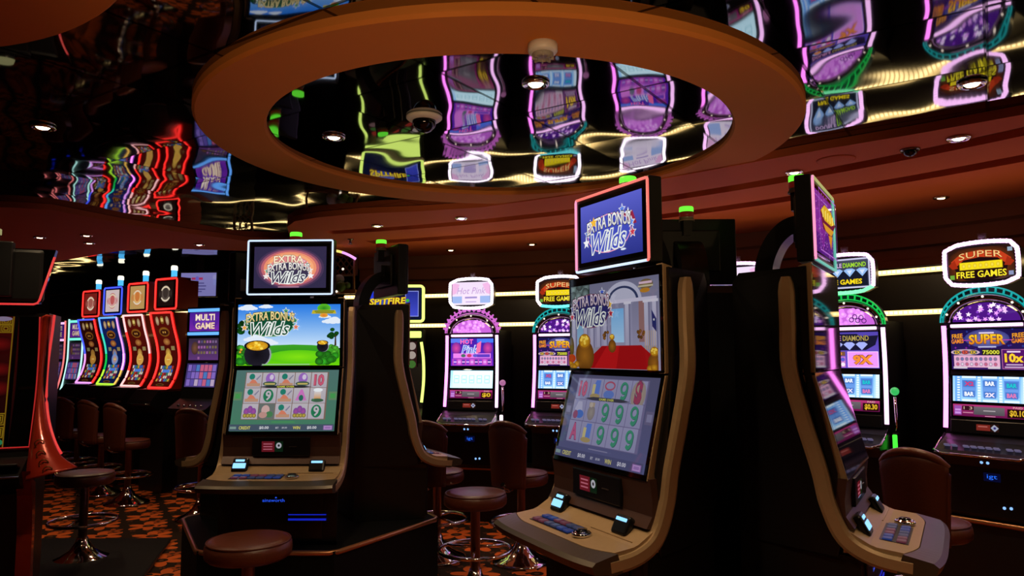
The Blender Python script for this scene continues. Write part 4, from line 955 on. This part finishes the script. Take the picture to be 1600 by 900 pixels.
def curved_machine(label, x, y, rz, body, picture, top, top_led, sides):
    t = thing('slot_machine', label, 'slot machine', (x, y, 0), rz, 'tall curved-screen machines in the far left row'); t.scale = (.72, 1, 1)
    back = [(-.42, 1.125), (-.42, 1.98)]
    mb = MB(); mb.prism([(p.y-.012, p.z) for p in CURVE]+[(.19, 1.09), (-.40, 1.09), (-.40, 1.98)], -.285, .285); cab = mb.build('cabinet', body, t)
    mb = MB(); mb.prism([(.12, .0), (.12, .85), (.26, .93), (.30, .96), (.28, 1.0), (.19, 1.11), (-.40, 1.11), (-.40, 0)], -.285, .285); bs = mb.build('base_cabinet', BLACK, t)
    mb = MB(); mb.tube([(-.28, -.29, .96), (-.1, -.315, .955), (.1, -.315, .955), (.28, -.29, .96)], .010, 6); mb.build('deck_edge', DARKCHROME, bs)
    for i in range(5): mb = MB(); mb.ball((-.16+.08*i, -.255, .985), .016, 4); mb.build('button', DARKCHROME, bs)
    mb = MB(); mb.grid([[on_curve(u, v/20, .0, .225) for u in (0, 1)] for v in range(21)], False, False, True); sc = mb.build('curved_screen', BLACKGLASS, t)
    picture.build('picture', SCREEN, sc, (0, 0, 0), 0, lambda u, v, d: on_curve(u, v, .002+d, .215))
    for s, ms in zip((-1, 1), sides):
        n = len(CURVE)
        for j, m in enumerate(ms):
            i0, i1 = j*(n-1)//len(ms), (j+1)*(n-1)//len(ms)
            mb = MB(); mb.tube([(s*.262, -(p.y+.004), p.z) for p in CURVE[i0:i1+1]], .012, 8); mb.build('led_edge', m, t)
    for v, m in ((0, sides[0][0]), (1, sides[0][-1])):
        p = CURVE[0] if v == 0 else CURVE[-1]; mb = MB(); mb.tube([(-.262, -(p.y+.004), p.z), (.262, -(p.y+.004), p.z)], .011, 8); mb.build('led_edge', m, t)
    mb = MB(); mb.plate([(q[0], q[1]) for q in ((-.27, -.01), (.27, -.01), (.27, .26), (-.27, .26))], 2.01, 2.34); 
    mb.prism([(.0, 2.33), (.01, 2.34), (0, 2.375), (-.2, 2.375), (-.2, 2.33)], -.19, .19); tp = mb.build('top_sign', body, t)
    mb = MB(); mb.box(-.225, .225, -.018, -.008, 2.03, 2.335); mb.build('sign_glass', BLACKGLASS, tp)
    top.build('picture', SCREEN, tp, (0, -.020, 2.183))
    P = rrect(.535, .345, .03, 4); mb = MB(); mb.tube([(q[0], -.016, 2.182+q[1]) for q in P], .010, 6, True); mb.build('led_edge', top_led, tp)
    mb = MB(); mb.box(-.03, .03, .02, .09, 1.96, 2.02); mb.build('sign_post', BLACK, t)
    mb = MB(); mb.lathe([(.035, 2.375), (.035, 2.46)], 14, (0, .08, 0)); cd = mb.build('candle', CANDLEBLUE, t)
    mb = MB(); mb.lathe([(.040, 2.46), (.040, 2.50), (.03, 2.515), (0, 2.518)], 14, (0, .08, 0)); mb.build('candle_cap', CANDLEWHITE, cd)
    return t
rL = atan2(-.50, .866)
dk_red = (92, 16, 10)
curved_machine('red curved-screen slot machine nearest the hanging notice screen, dark top sign', -3.93, 8.20, rL, REDLAC, art_drums(dk_red, (235, 190, 80)), art_top_sign((26, 14, 12), (120, 105, 95), (60, 50, 45)), REDLED, ([REDLED], [REDLED]))
curved_machine('red curved-screen slot machine with pale gold top sign, second from the notice screen', -4.52, 8.72, rL, REDLAC, art_drums(dk_red, (225, 180, 90)), art_top_sign((190, 150, 90), (250, 235, 150), (205, 120, 60)), REDLED, ([ROSELED, REDLED, REDLED, ROSELED], [ROSELED, REDLED]))
curved_machine('blue curved-screen slot machine with broken multicoloured LED edge', -5.12, 9.26, rL, mat('blue_lacquer', (.015, .03, .30), .25, 0, coat=.5), art_drums((18, 34, 96), (90, 150, 220)), art_top_sign((210, 190, 190), (245, 225, 225), (190, 90, 90)), BLUELED, ([SKYLED, AQUALED, GREENN, LIMELED], [LILACLED, LILACLED, NEON, AMBERLED]))
curved_machine('red curved-screen slot machine left of the blue one, darker picture', -5.69, 9.76, rL, REDLAC, art_drums((50, 14, 10), (190, 140, 60), .6), art_top_sign((120, 30, 24), (225, 170, 150), (160, 90, 80)), REDLED, ([BLUELED, LILACLED], [REDLED]))
def tall_machine(label, x, y, rz, led, bars, words_, gain, sides=(-1, 1)):
    t = thing('slot_machine', label, 'slot machine', (x, y, 0), rz, 'upright three-screen machines in the far left row')
    mb = MB(); mb.prism([(0, 2.0), (0, 1.45), (.05, 1.12), (.06, 1.02), (-.40, 1.02), (-.40, 2.0)], -.26, .26); mb.build('cabinet', BLACK, t)
    mb = MB(); mb.prism([(.06, 0), (.06, .82), (.22, .90), (.23, .93), (.06, 1.03), (-.40, 1.03), (-.40, 0)], -.26, .26); bs = mb.build('base_cabinet', BLACK, t)
    mb = MB(); mb.tube([(-.26, -.23, .93), (.26, -.23, .93)], .009, 6); mb.build('deck_edge', DARKCHROME, bs)
    for i in range(5): mb = MB(); mb.ball((-.16+.08*i, -.17, .965), .015, 4); mb.build('button', DARKCHROME, bs)
    mb = MB()
    for z in (.72, .60): mb.box(-.06, .06, -.066, -.058, z-.02, z+.02)
    mb.build('status_light', BLUEDIM, bs)
    path = smooth_path([(.268, -.01, 2.0), (.268, -.005, 1.70), (.268, -.01, 1.40), (.268, -.05, 1.14), (.268, -.085, 1.0)], 6)
    for s in sides: mb = MB(); mb.tube([(s*p.x, p.y, p.z) for p in path], .013, 8); mb.build('side_light', led, t)
    for z in (1.965, 1.715): mb = MB(); mb.box(-.235, .235, -.02, .0, z-.016, z+.016, .004); mb.build('bar_light', bars, t)
    a = Art(.44, .20, gain); a.rect(0, 0, 1, 1, (70, 30, 150), (120, 40, 170), 2); a.ell(.5, .5, .4, .5, (110, 60, 190), (80, 30, 150))
    a.label(words_[0], .5, .27, .62, .34, (250, 235, 215), (150, 60, 90), 0, .03); a.label(words_[1], .5, .72, .62, .34, (245, 220, 190), (150, 60, 90), 0, .03)
    mb = MB(); mb.box(-.225, .225, -.004, .01, 1.74, 1.945, .003); so = mb.build('upper_screen', BLACKGLASS, t); a.build('picture', SCREEN, so, (0, -.006, 1.842))
    random.seed(8)
    a = Art(.44, .23, gain*.6); a.rect(0, 0, 1, 1, (70, 55, 80), (120, 70, 150), 3); a.ell(.2, .45, .12, .3, (150, 100, 70), (90, 60, 60))
    for i in range(22): a.rect(.3+.03*(i % 7)*3, .1+.25*(i//7), .36+.03*(i % 7)*3, .22+.25*(i//7), random.choice([(150, 120, 170), (190, 120, 190), (110, 100, 150), (150, 130, 90)]))
    mb = MB(); mb.box(-.225, .225, -.004, .01, 1.43, 1.67, .003); so = mb.build('middle_screen', BLACKGLASS, t); a.build('picture', SCREEN, so, (0, -.006, 1.55))
    a = Art(.44, .25, gain*.7); a.rect(0, 0, 1, 1, (60, 50, 110), (90, 70, 140), 2)
    for j in range(3):
        for i in range(7): a.rect(.05+.13*i, .06+.31*j, .16+.13*i, .33+.31*j, random.choice([(150, 120, 220), (215, 190, 225), (110, 90, 190), (225, 110, 150), (90, 140, 220)]))
    mb = MB(); R = Matrix.Translation((0, -.027, 1.275)) @ Matrix.Rotation(-.15, 4, 'X'); mb.box(-.225, .225, -.004, .01, -.135, .135, .003, R); so = mb.build('lower_screen', BLACKGLASS, t); a.build('picture', SCREEN, so, R @ Vector((0, -.006, 0)), -.15)
    return t
tall_machine('black slot machine with purple upper screen and blue light edge, under the notice screen', -3.27, 7.70, rL+.12, SKYLED, SKYLED, ('MULTI', 'GAME'), .95, (1,))
far_machine = tall_machine('upright slot machine with aqua top light left of the red row', -6.15, 10.2, rL, glow('pale_aqua_led', (190, 250, 240), 1.2), glow('mint_led', (120, 240, 215), 1.2), ('MULTI', 'GAME'), .6); far_machine.scale = (.65, 1, 1)
far_machine = tall_machine('upright slot machine with lilac top light, second from the left red fin', -6.80, 10.85, rL, glow('pink_red_led', (255, 130, 130), 1.0), glow('pale_lilac_led', (240, 190, 240), 1.2), ('MULTI', 'GAME'), .4); far_machine.scale = (.65, 1, 1)
far_machine = tall_machine('farthest upright slot machine, close behind the left red fin', -7.40, 11.45, rL, glow('pink_red_led', (255, 130, 130), 1.0), glow('pale_warm_led', (255, 235, 200), 1.2), ('MULTI', 'GAME'), .4); far_machine.scale = (.65, 1, 1)

# notice screen hanging over the MULTI GAME machine
t = thing('notice_screen', 'pale lilac notice screen hanging above the machine with the purple upper screen', 'screen', (-3.83, 8.78, 2.345), -.05)
mb = MB(); mb.box(-.235, .235, .002, .03, -.155, .155, .004); mb.box(-.04, .04, .02, .06, .14, .29); mb.build('screen_case', BLACKPLASTIC, t)
a = Art(.44, .285, .62); a.rect(0, 0, 1, 1, (150, 145, 215), (140, 138, 205)); a.rect(.30, .20, .62, .30, (190, 60, 110)); a.ell(.46, .25, .05, .1, (120, 110, 220))
for v, u0, u1 in ((.42, .30, .66), (.54, .28, .72), (.68, .20, .70), (.78, .40, .60)): a.rect(u0, v, u1, v+.05, (90, 85, 150))
a.build('notice_picture', SCREEN, t)
# wooden lattices
LATT = noisy('lattice_wood', (.20, .075, .03), (.26, .10, .04), 12, .5)
def lattice(label, x, y, z, w, h, rz):
    t = thing('lattice_panel', label, 'lattice', (x, y, z), rz)
    mb = MB()
    for a0, b0, c0, d0 in ((-w/2, w/2, -h/2, -h/2+.02), (-w/2, w/2, h/2-.02, h/2), (-w/2, -w/2+.02, -h/2, h/2), (w/2-.02, w/2, -h/2, h/2)): mb.box(a0, b0, -.015, .015, c0, d0)
    mb.build('lattice_frame', LATT, t)
    mb = MB(); st = .085
    for sgn in (1, -1):
        k = -8
        while k < 16:
            pts = []
            c = k*st-.4
            # line z = sgn*x*1.3 + c clipped to the panel
            x0, x1 = -w/2+.01, w/2-.01; seg = []
            for i in range(41):
                xx = x0+(x1-x0)*i/40; zz_ = sgn*xx*1.3+c
                if abs(zz_) < h/2-.01: seg.append((xx, zz_))
            if len(seg) > 2: mb.tube([(seg[0][0], .004*sgn, seg[0][1]), (seg[-1][0], .004*sgn, seg[-1][1])], .008, 5)
            k += 1
    mb.build('lattice_bars', LATT, t)
lattice('wooden lattice panel on the dark wall left of the pink-glow top screen', -2.99, 7.95, 2.30, .22, .46, -.1)
lattice('wooden lattice panel behind the arched rainbow light right of the pink-glow top screen', -1.85, 7.75, 2.48, .38, .30, -.1)
t = thing('arched_sign', 'arched sign with rainbow light tube half hidden behind the pink-glow top screen', 'sign', (-1.80, 7.05, 2.22), -.1)
pts = [(-.27+.54*k/16, 0, .20+.09*(1-((k-8)/8)**2)) for k in range(17)]
for j, m in enumerate((GREENN, NEONWHITE, glow('gold_led', (240, 220, 110), 1.2), REDLED)): mb = MB(); mb.tube(pts[j*4:j*4+5], .014, 6); mb.build('arch_light', m if j < 3 else LILACLED, t)
mb = MB(); mb.plate([(-.27, 0), (.27, 0), (.27, .05), (-.27, .05)], -.14, -.10); mb.tube([(-.25, .02, -.12), (-.25, .02, .2)], .012, 6); mb.tube([(.25, .02, -.12), (.25, .02, .2)], .012, 6); mb.build('sign_frame', LATT, t)
mb = MB(); mb.ball((.11, -.0, .0), .05, 6); mb.ball((.02, 0, -.04), .06, 6); mb.build('white_ornament', mat('pale_ornament', (.30, .33, .38), .4), t)
mb = MB(); mb.ball((.13, -.02, -.07), .055, 6); mb.ball((.19, 0, -.06), .035, 6); mb.build('green_ornament', mat('green_ornament', (.06, .15, .03), .4), t)
for dx, dz in ((.02, .13), (.15, .10), (.09, -.12)): mb = MB(); mb.ball((dx, -.02, dz), .012, 5); mb.build('bulb', FINIAL, t)

# yellow-edged machine with the SPITFIRE sign, behind the edge-on pod machine
YEL = glow('yellow_led_tube', (225, 255, 120), 1.6)
t = thing('slot_machine', 'slot machine with yellow light edges and slanted yellow lettering behind the edge-on machine', 'slot machine', (-1.115, 6.72, 0), .05)
mb = MB(); mb.prism([(0, 1.72), (0, 1.40), (.05, 1.15), (.08, .95), (-.36, .95), (-.36, 1.72)], -.29, .29); mb.build('cabinet', BLACK, t)
mb = MB(); mb.prism([(.06, .491), (.06, .80), (.22, .89), (.23, .92), (.06, 1.0), (-.36, 1.0), (-.36, .491)], -.29, .29); mb.build('base_cabinet', BLACK, t)
mb = MB(); mb.box(-.29, .29, -.01, .06, 1.79, 2.125, .01); tp = mb.build('top_sign', BLACKPLASTIC, t)
a = Art(.54, .30, .9); a.rect(0, 0, 1, 1, (14, 20, 50)); a.rect(.72, .1, .95, .9, (40, 50, 150), (70, 80, 215), 2); a.frame(.72, .1, .95, .9, .012, (150, 160, 240)); a.ell(.30, .3, .2, .25, (60, 90, 180)); a.label('SPITFIRE', .42, .42, .62, .20, (250, 225, 50), (150, 30, 20), .1, .03, 0, None, -.05); a.ell(.14, .24, .06, .10, (40, 60, 220)); a.ell(.76, .40, .03, .05, (60, 190, 60)); a.build('picture', SCREEN, tp, (0, -.012, 1.957))
mb = MB(); P = rrect(.575, .33, .03, 4); mb.tube([(q[0], -.014, 1.957+q[1]) for q in P], .014, 6, True); mb.build('led_edge', YEL, tp)
mb = MB(); mb.box(-.27, .27, -.03, .0, 1.64, 1.70, .008); mb.build('header_light', YEL, t)
for s in (-1, 1):
    mb = MB(); mb.tube(smooth_path([(s*.27, -.01, 1.60), (s*.29, -.012, 1.45), (s*.295, -.03, 1.25), (s*.28, -.07, 1.05)], 5), .013, 8); mb.build('side_light', YEL, t)
mb = MB(); mb.box(-.24, .24, -.006, .01, 1.17, 1.62, .003); so = mb.build('screen', BLACKGLASS, t)
a = Art(.46, .42, .5); a.rect(0, 0, 1, 1, (60, 30, 30)); random.seed(2)
for j in range(5):
    for i in range(5): a.ell(.1+.2*i, .1+.2*j, .08, .085, random.choice([(200, 60, 50), (220, 200, 190), (80, 140, 60), (160, 120, 120)]))
a.build('picture', SCREEN, so, (0, -.007, 1.395))
# ------------------------------------------------------------------ red-finned machine in the left foreground
REDFINE = glow('fine_red_led', (215, 40, 40), .55); REDFIN = glow('fin_red_led', (235, 60, 60), .9)
FX, FY, FR = -2.81, 3.70, .42
t = thing('slot_machine', 'red-finned slot machine cut off by the left edge of the picture', 'slot machine', (FX, FY, 0), FR)
mb = MB(); mb.prism([(-.01, 1.72), (-.03, 1.50), (.0, 1.25), (.10, 1.02), (.12, .95), (-.40, .95), (-.40, 1.72)], -.37, .37); mb.build('cabinet', BLACK, t)
mb = MB(); mb.prism([(.10, 0), (.10, .80), (.30, .88), (.32, .92), (.12, .985), (-.40, .985), (-.40, 0)], -.35, .33); bs = mb.build('base_cabinet', BLACK, t)
FC = smooth_path([(0, .0, 1.70), (0, -.02, 1.50), (0, .005, 1.28), (0, .10, 1.03)], 6)
def on_fc(u, v, d, hw=.33):
    f = v*(len(FC)-1); i = min(int(f), len(FC)-2); p = FC[i].lerp(FC[i+1], f-i); dd = (FC[i+1]-FC[i]).normalized()
    return ((u-.5)*2*hw, -(p.y-dd.z*d), p.z+dd.y*d)
mb = MB(); mb.grid([[on_fc(u, v/20, 0) for u in (0, 1)] for v in range(21)], False, False, True); sc = mb.build('curved_screen', BLACKGLASS, t)
a = Art(.5, .62, .33); a.rect(0, 0, 1, 1, (90, 10, 10), (30, 6, 6), 14)
def fret(u, v, s, sv):
    for i in range(3): a.frame(u-s*(1-.3*i)/1, v-sv*(1-.3*i), u+s*(1-.3*i), v+sv*(1-.3*i), .008, (190, 150, 30))
a.rect(.955, 0, .965, 1, (170, 130, 30)); a.rect(.97, 0, 1, 1, (0, 0, 0))
for v in (.06, .13, .80, .88): fret(.90, v, .05, .035)
for v in (.25, .45, .6): a.ell(.85, v, .14, .06, (150, 20, 20), (60, 8, 10))
a.ell(.88, .03, .07, .03, (190, 170, 210)); a.ell(.82, .70, .05, .03, (200, 190, 200)); a.ell(.90, .95, .06, .03, (60, 180, 120))
a.build('picture', SCREEN, sc, (0, 0, 0), 0, lambda u, v, d: on_fc(u*.86, v, .002+d))
mb = MB(); mb.tube([on_fc(1, .0+v/20, .006) for v in range(21)], .0035, 6); mb.tube([on_fc(u/6, 1, .006) for u in range(7)], .0035, 6); mb.build('screen_edge_light', REDFINE, sc)
# flared red side fins
for s in (1, -1):
    OUT = smooth_path([(.385, .0, 1.71), (.375, -.03, 1.62), (.362, -.035, 1.45), (.368, .0, 1.28), (.405, .09, 1.13), (.475, .20, 1.0), (.565, .27, .935)], 5)
    INN = smooth_path([(.338, .012, 1.70), (.335, -.005, 1.62), (.333, -.01, 1.45), (.334, .02, 1.28), (.335, .11, 1.09), (.340, .20, .96), (.350, .275, .885)], 5)
    mb = MB(); rows = []
    for o, n in zip(OUT, INN):
        md = (o+n)/2
        rows.append([(s*n.x, -n.y, n.z), (s*md.x, -(md.y+.028), md.z+.006), (s*o.x, -o.y, o.z), (s*(o.x-.006), -(o.y-.05), o.z), (s*(n.x-.005), -(n.y-.05), n.z)])
    mb.grid(rows, True, True, True); fn = mb.build('side_fin', REDLAC, t)
    mb = MB(); mb.tube([(s*(p.x+.008), -(p.y-.012), p.z) for p in OUT[:-5]], .0065, 6); mb.build('fin_light', REDFIN, fn)
    # gold vine relief on the flare
    mb = MB()
    for k in range(4):
        q = (OUT[-9+k*2]+INN[-9+k*2])/2; mb.ball((s*q.x, -(q.y+.028), q.z), .005, 4)
        mb.tube([(s*(q.x+.02*cos(w)), -(q.y+.030), q.z+.02*sin(w)) for w in [j*.5 for j in range(10)]], .003, 5)
    mb.build('vine_relief', mat('old_gold_relief', (.20, .10, .02), .35, .6), fn)
    mb = MB(); mb.prism([(.24, .90), (.255, .93), (.17, .80), (.125, .60), (.12, .0), (.05, .0), (.06, .60), (.10, .85)], s*.30, s*.365); mb.build('side_leg', REDLAC, t)
mb = MB(); R = Matrix.Translation((0, -.235, .945)) @ Matrix.Rotation(-.35, 4, 'X'); mb.box(-.32, .32, -.075, .075, -.006, .006, .004, R); dk = mb.build('deck', BLACKPLASTIC, t)
mb = MB(); P = rrect(.10, .09, .015, 4); mb.tube([R @ Vector((.25+q[0], q[1], .008)) for q in P], .0025, 5, True); mb.build('pad_outline', REDFINE, dk)
mb = MB(); mb.box(-.28, .15, .02, .04, .006, .012, .002, R); mb.box(-.28, .13, -.035, -.02, .006, .012, .002, R); mb.build('button_light', BLUEDIM, dk)
mb = MB(); mb.tube([(-.33, -.322, .915), (.33, -.322, .915)], .007, 6); mb.build('deck_edge', DARKCHROME, dk)
mb = MB(); mb.box(-.36, .34, -.02, .05, 1.775, 2.06, .02); tp = mb.build('top_sign', BLACK, t)
TP = [(-.36, 1.762), (.30, 1.765), (.318, 1.772), (.326, 1.785), (.385, 2.02)]
mb = MB(); mb.prism([(.012, 1.77), (.012, 2.06), (-.05, 2.06), (-.05, 1.77)], -.36, .325); mb.bm.verts.ensure_lookup_table()
for v in mb.bm.verts:
    if v.co.x > 0: v.co.x += (v.co.z-1.77)*.22
mb.build('sign_glass', BLACKGLASS, tp)
mb = MB(); mb.tube([(x_, -.018, z_) for x_, z_ in TP], .006, 6); mb.build('led_edge', REDFIN, tp)
mb = MB(); mb.box(-.36, .21, -.09, -.03, 1.80, 2.085, .006); mb.build('front_display', BLACK, tp)
mb = MB(); mb.lathe([(.040, 2.06), (.040, 2.13)], 16, (.10, -.03, 0)); cd = mb.build('candle', BLACK, t)
mb = MB(); mb.lathe([(.046, 2.125), (.046, 2.152), (.04, 2.156), (0, 2.157)], 16, (.10, -.03, 0)); mb.build('candle_cap', glow('dim_cream_lens', (190, 185, 125), .6), cd)

t = thing('floor_slab', 'low black floor platform under the red-finned machine at far left', 'platform', (-2.9, 3.6, 0))
mb = MB(); mb.plate([(-1.6, -1.6), (1.08, -1.6), (.98, -.65), (.62, .7), (.15, 2.35), (-1.6, 2.35)], 0, .03); mb.build('slab_body', MATTEBLACK, t)  # thin flat black shape with a slanting right edge, laid on the carpet
mb = MB(); mb.tube([(1.085, -1.6, .022), (.985, -.65, .022), (.625, .7, .022), (.155, 2.35, .022)], .008, 6); mb.build('slab_edge', BLACKPLASTIC, t)
# ------------------------------------------------------------------ stools
def stool_parts(t, back, seat_h=.64):
    mb = MB(); mb.lathe([(.215, 0), (.215, .010), (.20, .022), (.14, .045), (.08, .085), (.045, .14), (.036, .17)], 28); mb.build('base', CHROME, t)
    mb = MB(); mb.lathe([(.030, .15), (.030, seat_h-.10), (.06, seat_h-.085)], 16); mb.build('column', noisy('copper_column', (.30, .14, .09), (.34, .16, .1), 30, .3, .7), t)
    mb = MB(); mb.tube([(.225*cos(2*pi*k/28), .225*sin(2*pi*k/28), .285) for k in range(28)], .012, 8, True)
    for k in range(3): a = 2*pi*k/3+.5; mb.tube([(.03*cos(a), .03*sin(a), .30), (.225*cos(a), .225*sin(a), .285)], .009, 6)
    mb.build('foot_ring', CHROME, t)
    mb = MB(); R = .198; mb.lathe([(.10, seat_h-.095), (R-.02, seat_h-.09), (R-.003, seat_h-.075), (R, seat_h-.05), (R-.003, seat_h-.025), (R-.018, seat_h-.007), (R-.045, seat_h), (0, seat_h+.004)], 32); st = mb.build('seat', LEATHERSEAT, t)
    mb = MB(); mb.tube([((R-.012)*cos(2*pi*k/32), (R-.012)*sin(2*pi*k/32), seat_h-.012) for k in range(32)], .006, 6, True); mb.build('seat_piping', LEATHER, st)
    if back:
        # upholstered back, wrapping the rear of the seat
        z0, z1 = seat_h-.09, seat_h+.36; rows = []
        NU, NV = 14, 10
        def bk(u, v, off):
            hw = (.135+.035*v**1.2)*(1 if v < .86 else sqrt(max(0, 1-((v-.86)/.14)**2))*.25+.75)
            a = u*hw/.21; r = .205+off
            return (r*sin(a), r*cos(a)*.92+.03*v+.01, z0+(z1-z0)*v-.035*(u*u)*(v > .7)*((v-.7)/.3))
        for v in range(NV+1):
            vv = v/NV; e = .022*(1-max(0, (vv-.9)/.1)*.5)
            rows.append([bk(-1+2*u/NU, vv, e) for u in range(NU+1)]+[bk(1-2*u/NU, vv, -e) for u in range(NU+1)])
        mb = MB(); mb.grid(rows, True, True, True); b = mb.build('backrest', LEATHER, t)
        mb = MB(); mb.tube([bk(-1, v/10, 0) for v in range(11)]+[bk(-1+2*u/14, 1, 0) for u in range(1, 14)]+[bk(1, 1-v/10, 0) for v in range(11)], .022, 8); mb.build('back_piping', LEATHERSEAT, b)
        mb = MB(); mb.tube([(0, .05, seat_h-.10), (0, .17, seat_h-.11), (0, .235, seat_h-.06)], .018, 6); mb.build('back_bracket', DARKCHROME, t)
proto = {}
def stool(label, x, y, rz=0, back=True):
    if back not in proto:
        t = thing('casino_stool', label, 'stool', (x, y, 0), rz, 'brown leather casino stools'); stool_parts(t, back); proto[back] = t; return t
    t = copy_tree(proto[back]); t.location = (x, y, 0); t.rotation_euler = (0, 0, rz); t['label'] = label; return t
stool('round brown stool without visible back in front of the green meadow machine', -1.24, 3.48, 0, False)
stool('round stool with lilac shine on its seat beside the edge-on middle machine', -.235, 4.60, 0, False)
stool('chrome-ringed stool in shadow right of the red fin at far left', -3.15, 5.42, 0, False)
# rz: 0 puts the back at +y, away from the camera; pi turns the back to the camera
stool('tall-backed brown stool with its back to us just left of the gold bag machine', .06, 5.35, pi-.6)
stool('brown stool before the machine with whitish pink sign, half hidden by the edge-on deck', -.56, 5.45, pi-.35)
stool('dark stool with copper-rimmed back beside the right machine deck', 2.13, 3.80, pi-.8)
stool('brown stool with its back to us just left of the green meadow machine', -2.86, 6.75, pi-.2)
stool('dim stool in front of the nearest red curved machine, chrome foot ring', -3.90, 7.45, pi-.45)
stool('dim stool in front of the second red curved machine', -4.46, 7.95, pi-.45)
stool('dim stool in front of the blue curved machine', -5.02, 8.45, pi-.45)
stool('farthest dim stool behind the red fin, only its ring shows', -5.62, 8.95, pi-.45)

# ------------------------------------------------------------------ light and view
w = bpy.data.worlds.new('world'); SC.world = w; w.use_nodes = True
w.node_tree.nodes['Background'].inputs[0].default_value = (.05, .02, .012, 1); w.node_tree.nodes['Background'].inputs[1].default_value = .02
for i, (x, y) in enumerate(((.9, .9), (-.45, .6), (2.6, 1.0), (-.2, 2.0), (3.2, 2.2))):
    downlight(x, y, 2.595, ('downlight above and behind the camera, right of centre', 'downlight above and behind the camera, left of centre', 'downlight outside the picture at right', 'downlight straight above the camera', 'downlight outside the picture at far right')[i], .075, 44)
vs = SC.view_settings; SC.display_settings.display_device = 'sRGB'; vs.view_transform = 'Standard'; vs.look = 'None'; vs.exposure = 0; vs.gamma = 1; vs.use_curve_mapping = False
def fill_uplight(label, x, y, z, tx, ty, tz, power, cone, color):  # unseen spots with made-up lamp bodies, added to warm the ceiling ring
    t = thing('floor_uplighter', label, 'uplighter', (x, y, 0)); d = Vector((tx-x, ty-y, tz-z)).normalized()
    mb = MB(); mb.lathe([(.11, 0), (.11, .02), (.03, .03), (.03, z-.10), (.08, z-.08), (.10, z-.02), (.095, z-.02), (.07, z-.06), (0, z-.065)], 20); mb.build('added_lamp_body', BLACK, t)
    L = bpy.data.lights.new('added_fill_spot', 'SPOT'); L.energy = power; L.spot_size = radians(cone); L.spot_blend = .8; L.color = color; L.shadow_soft_size = .08
    o = new('added_fill_spot', L, t, (0, 0, z)); o.rotation_euler = d.to_track_quat('-Z', 'Y').to_euler()
fill_uplight('black floor uplighter behind the camera, left', -.5, -2.6, .5, -.25, 2.3, 2.6, 210, 30, (1, .64, .32))
fill_uplight('black floor uplighter behind the camera, right', 1.0, -2.6, .5, .45, 2.3, 2.6, 210, 32, (1, .64, .32))
SC.cycles.use_denoising = True; SC.cycles.max_bounces = 8; SC.cycles.diffuse_bounces = 3; SC.cycles.glossy_bounces = 5
SC.cycles.sample_clamp_indirect = 4; SC.cycles.caustics_reflective = False; SC.cycles.caustics_refractive = False
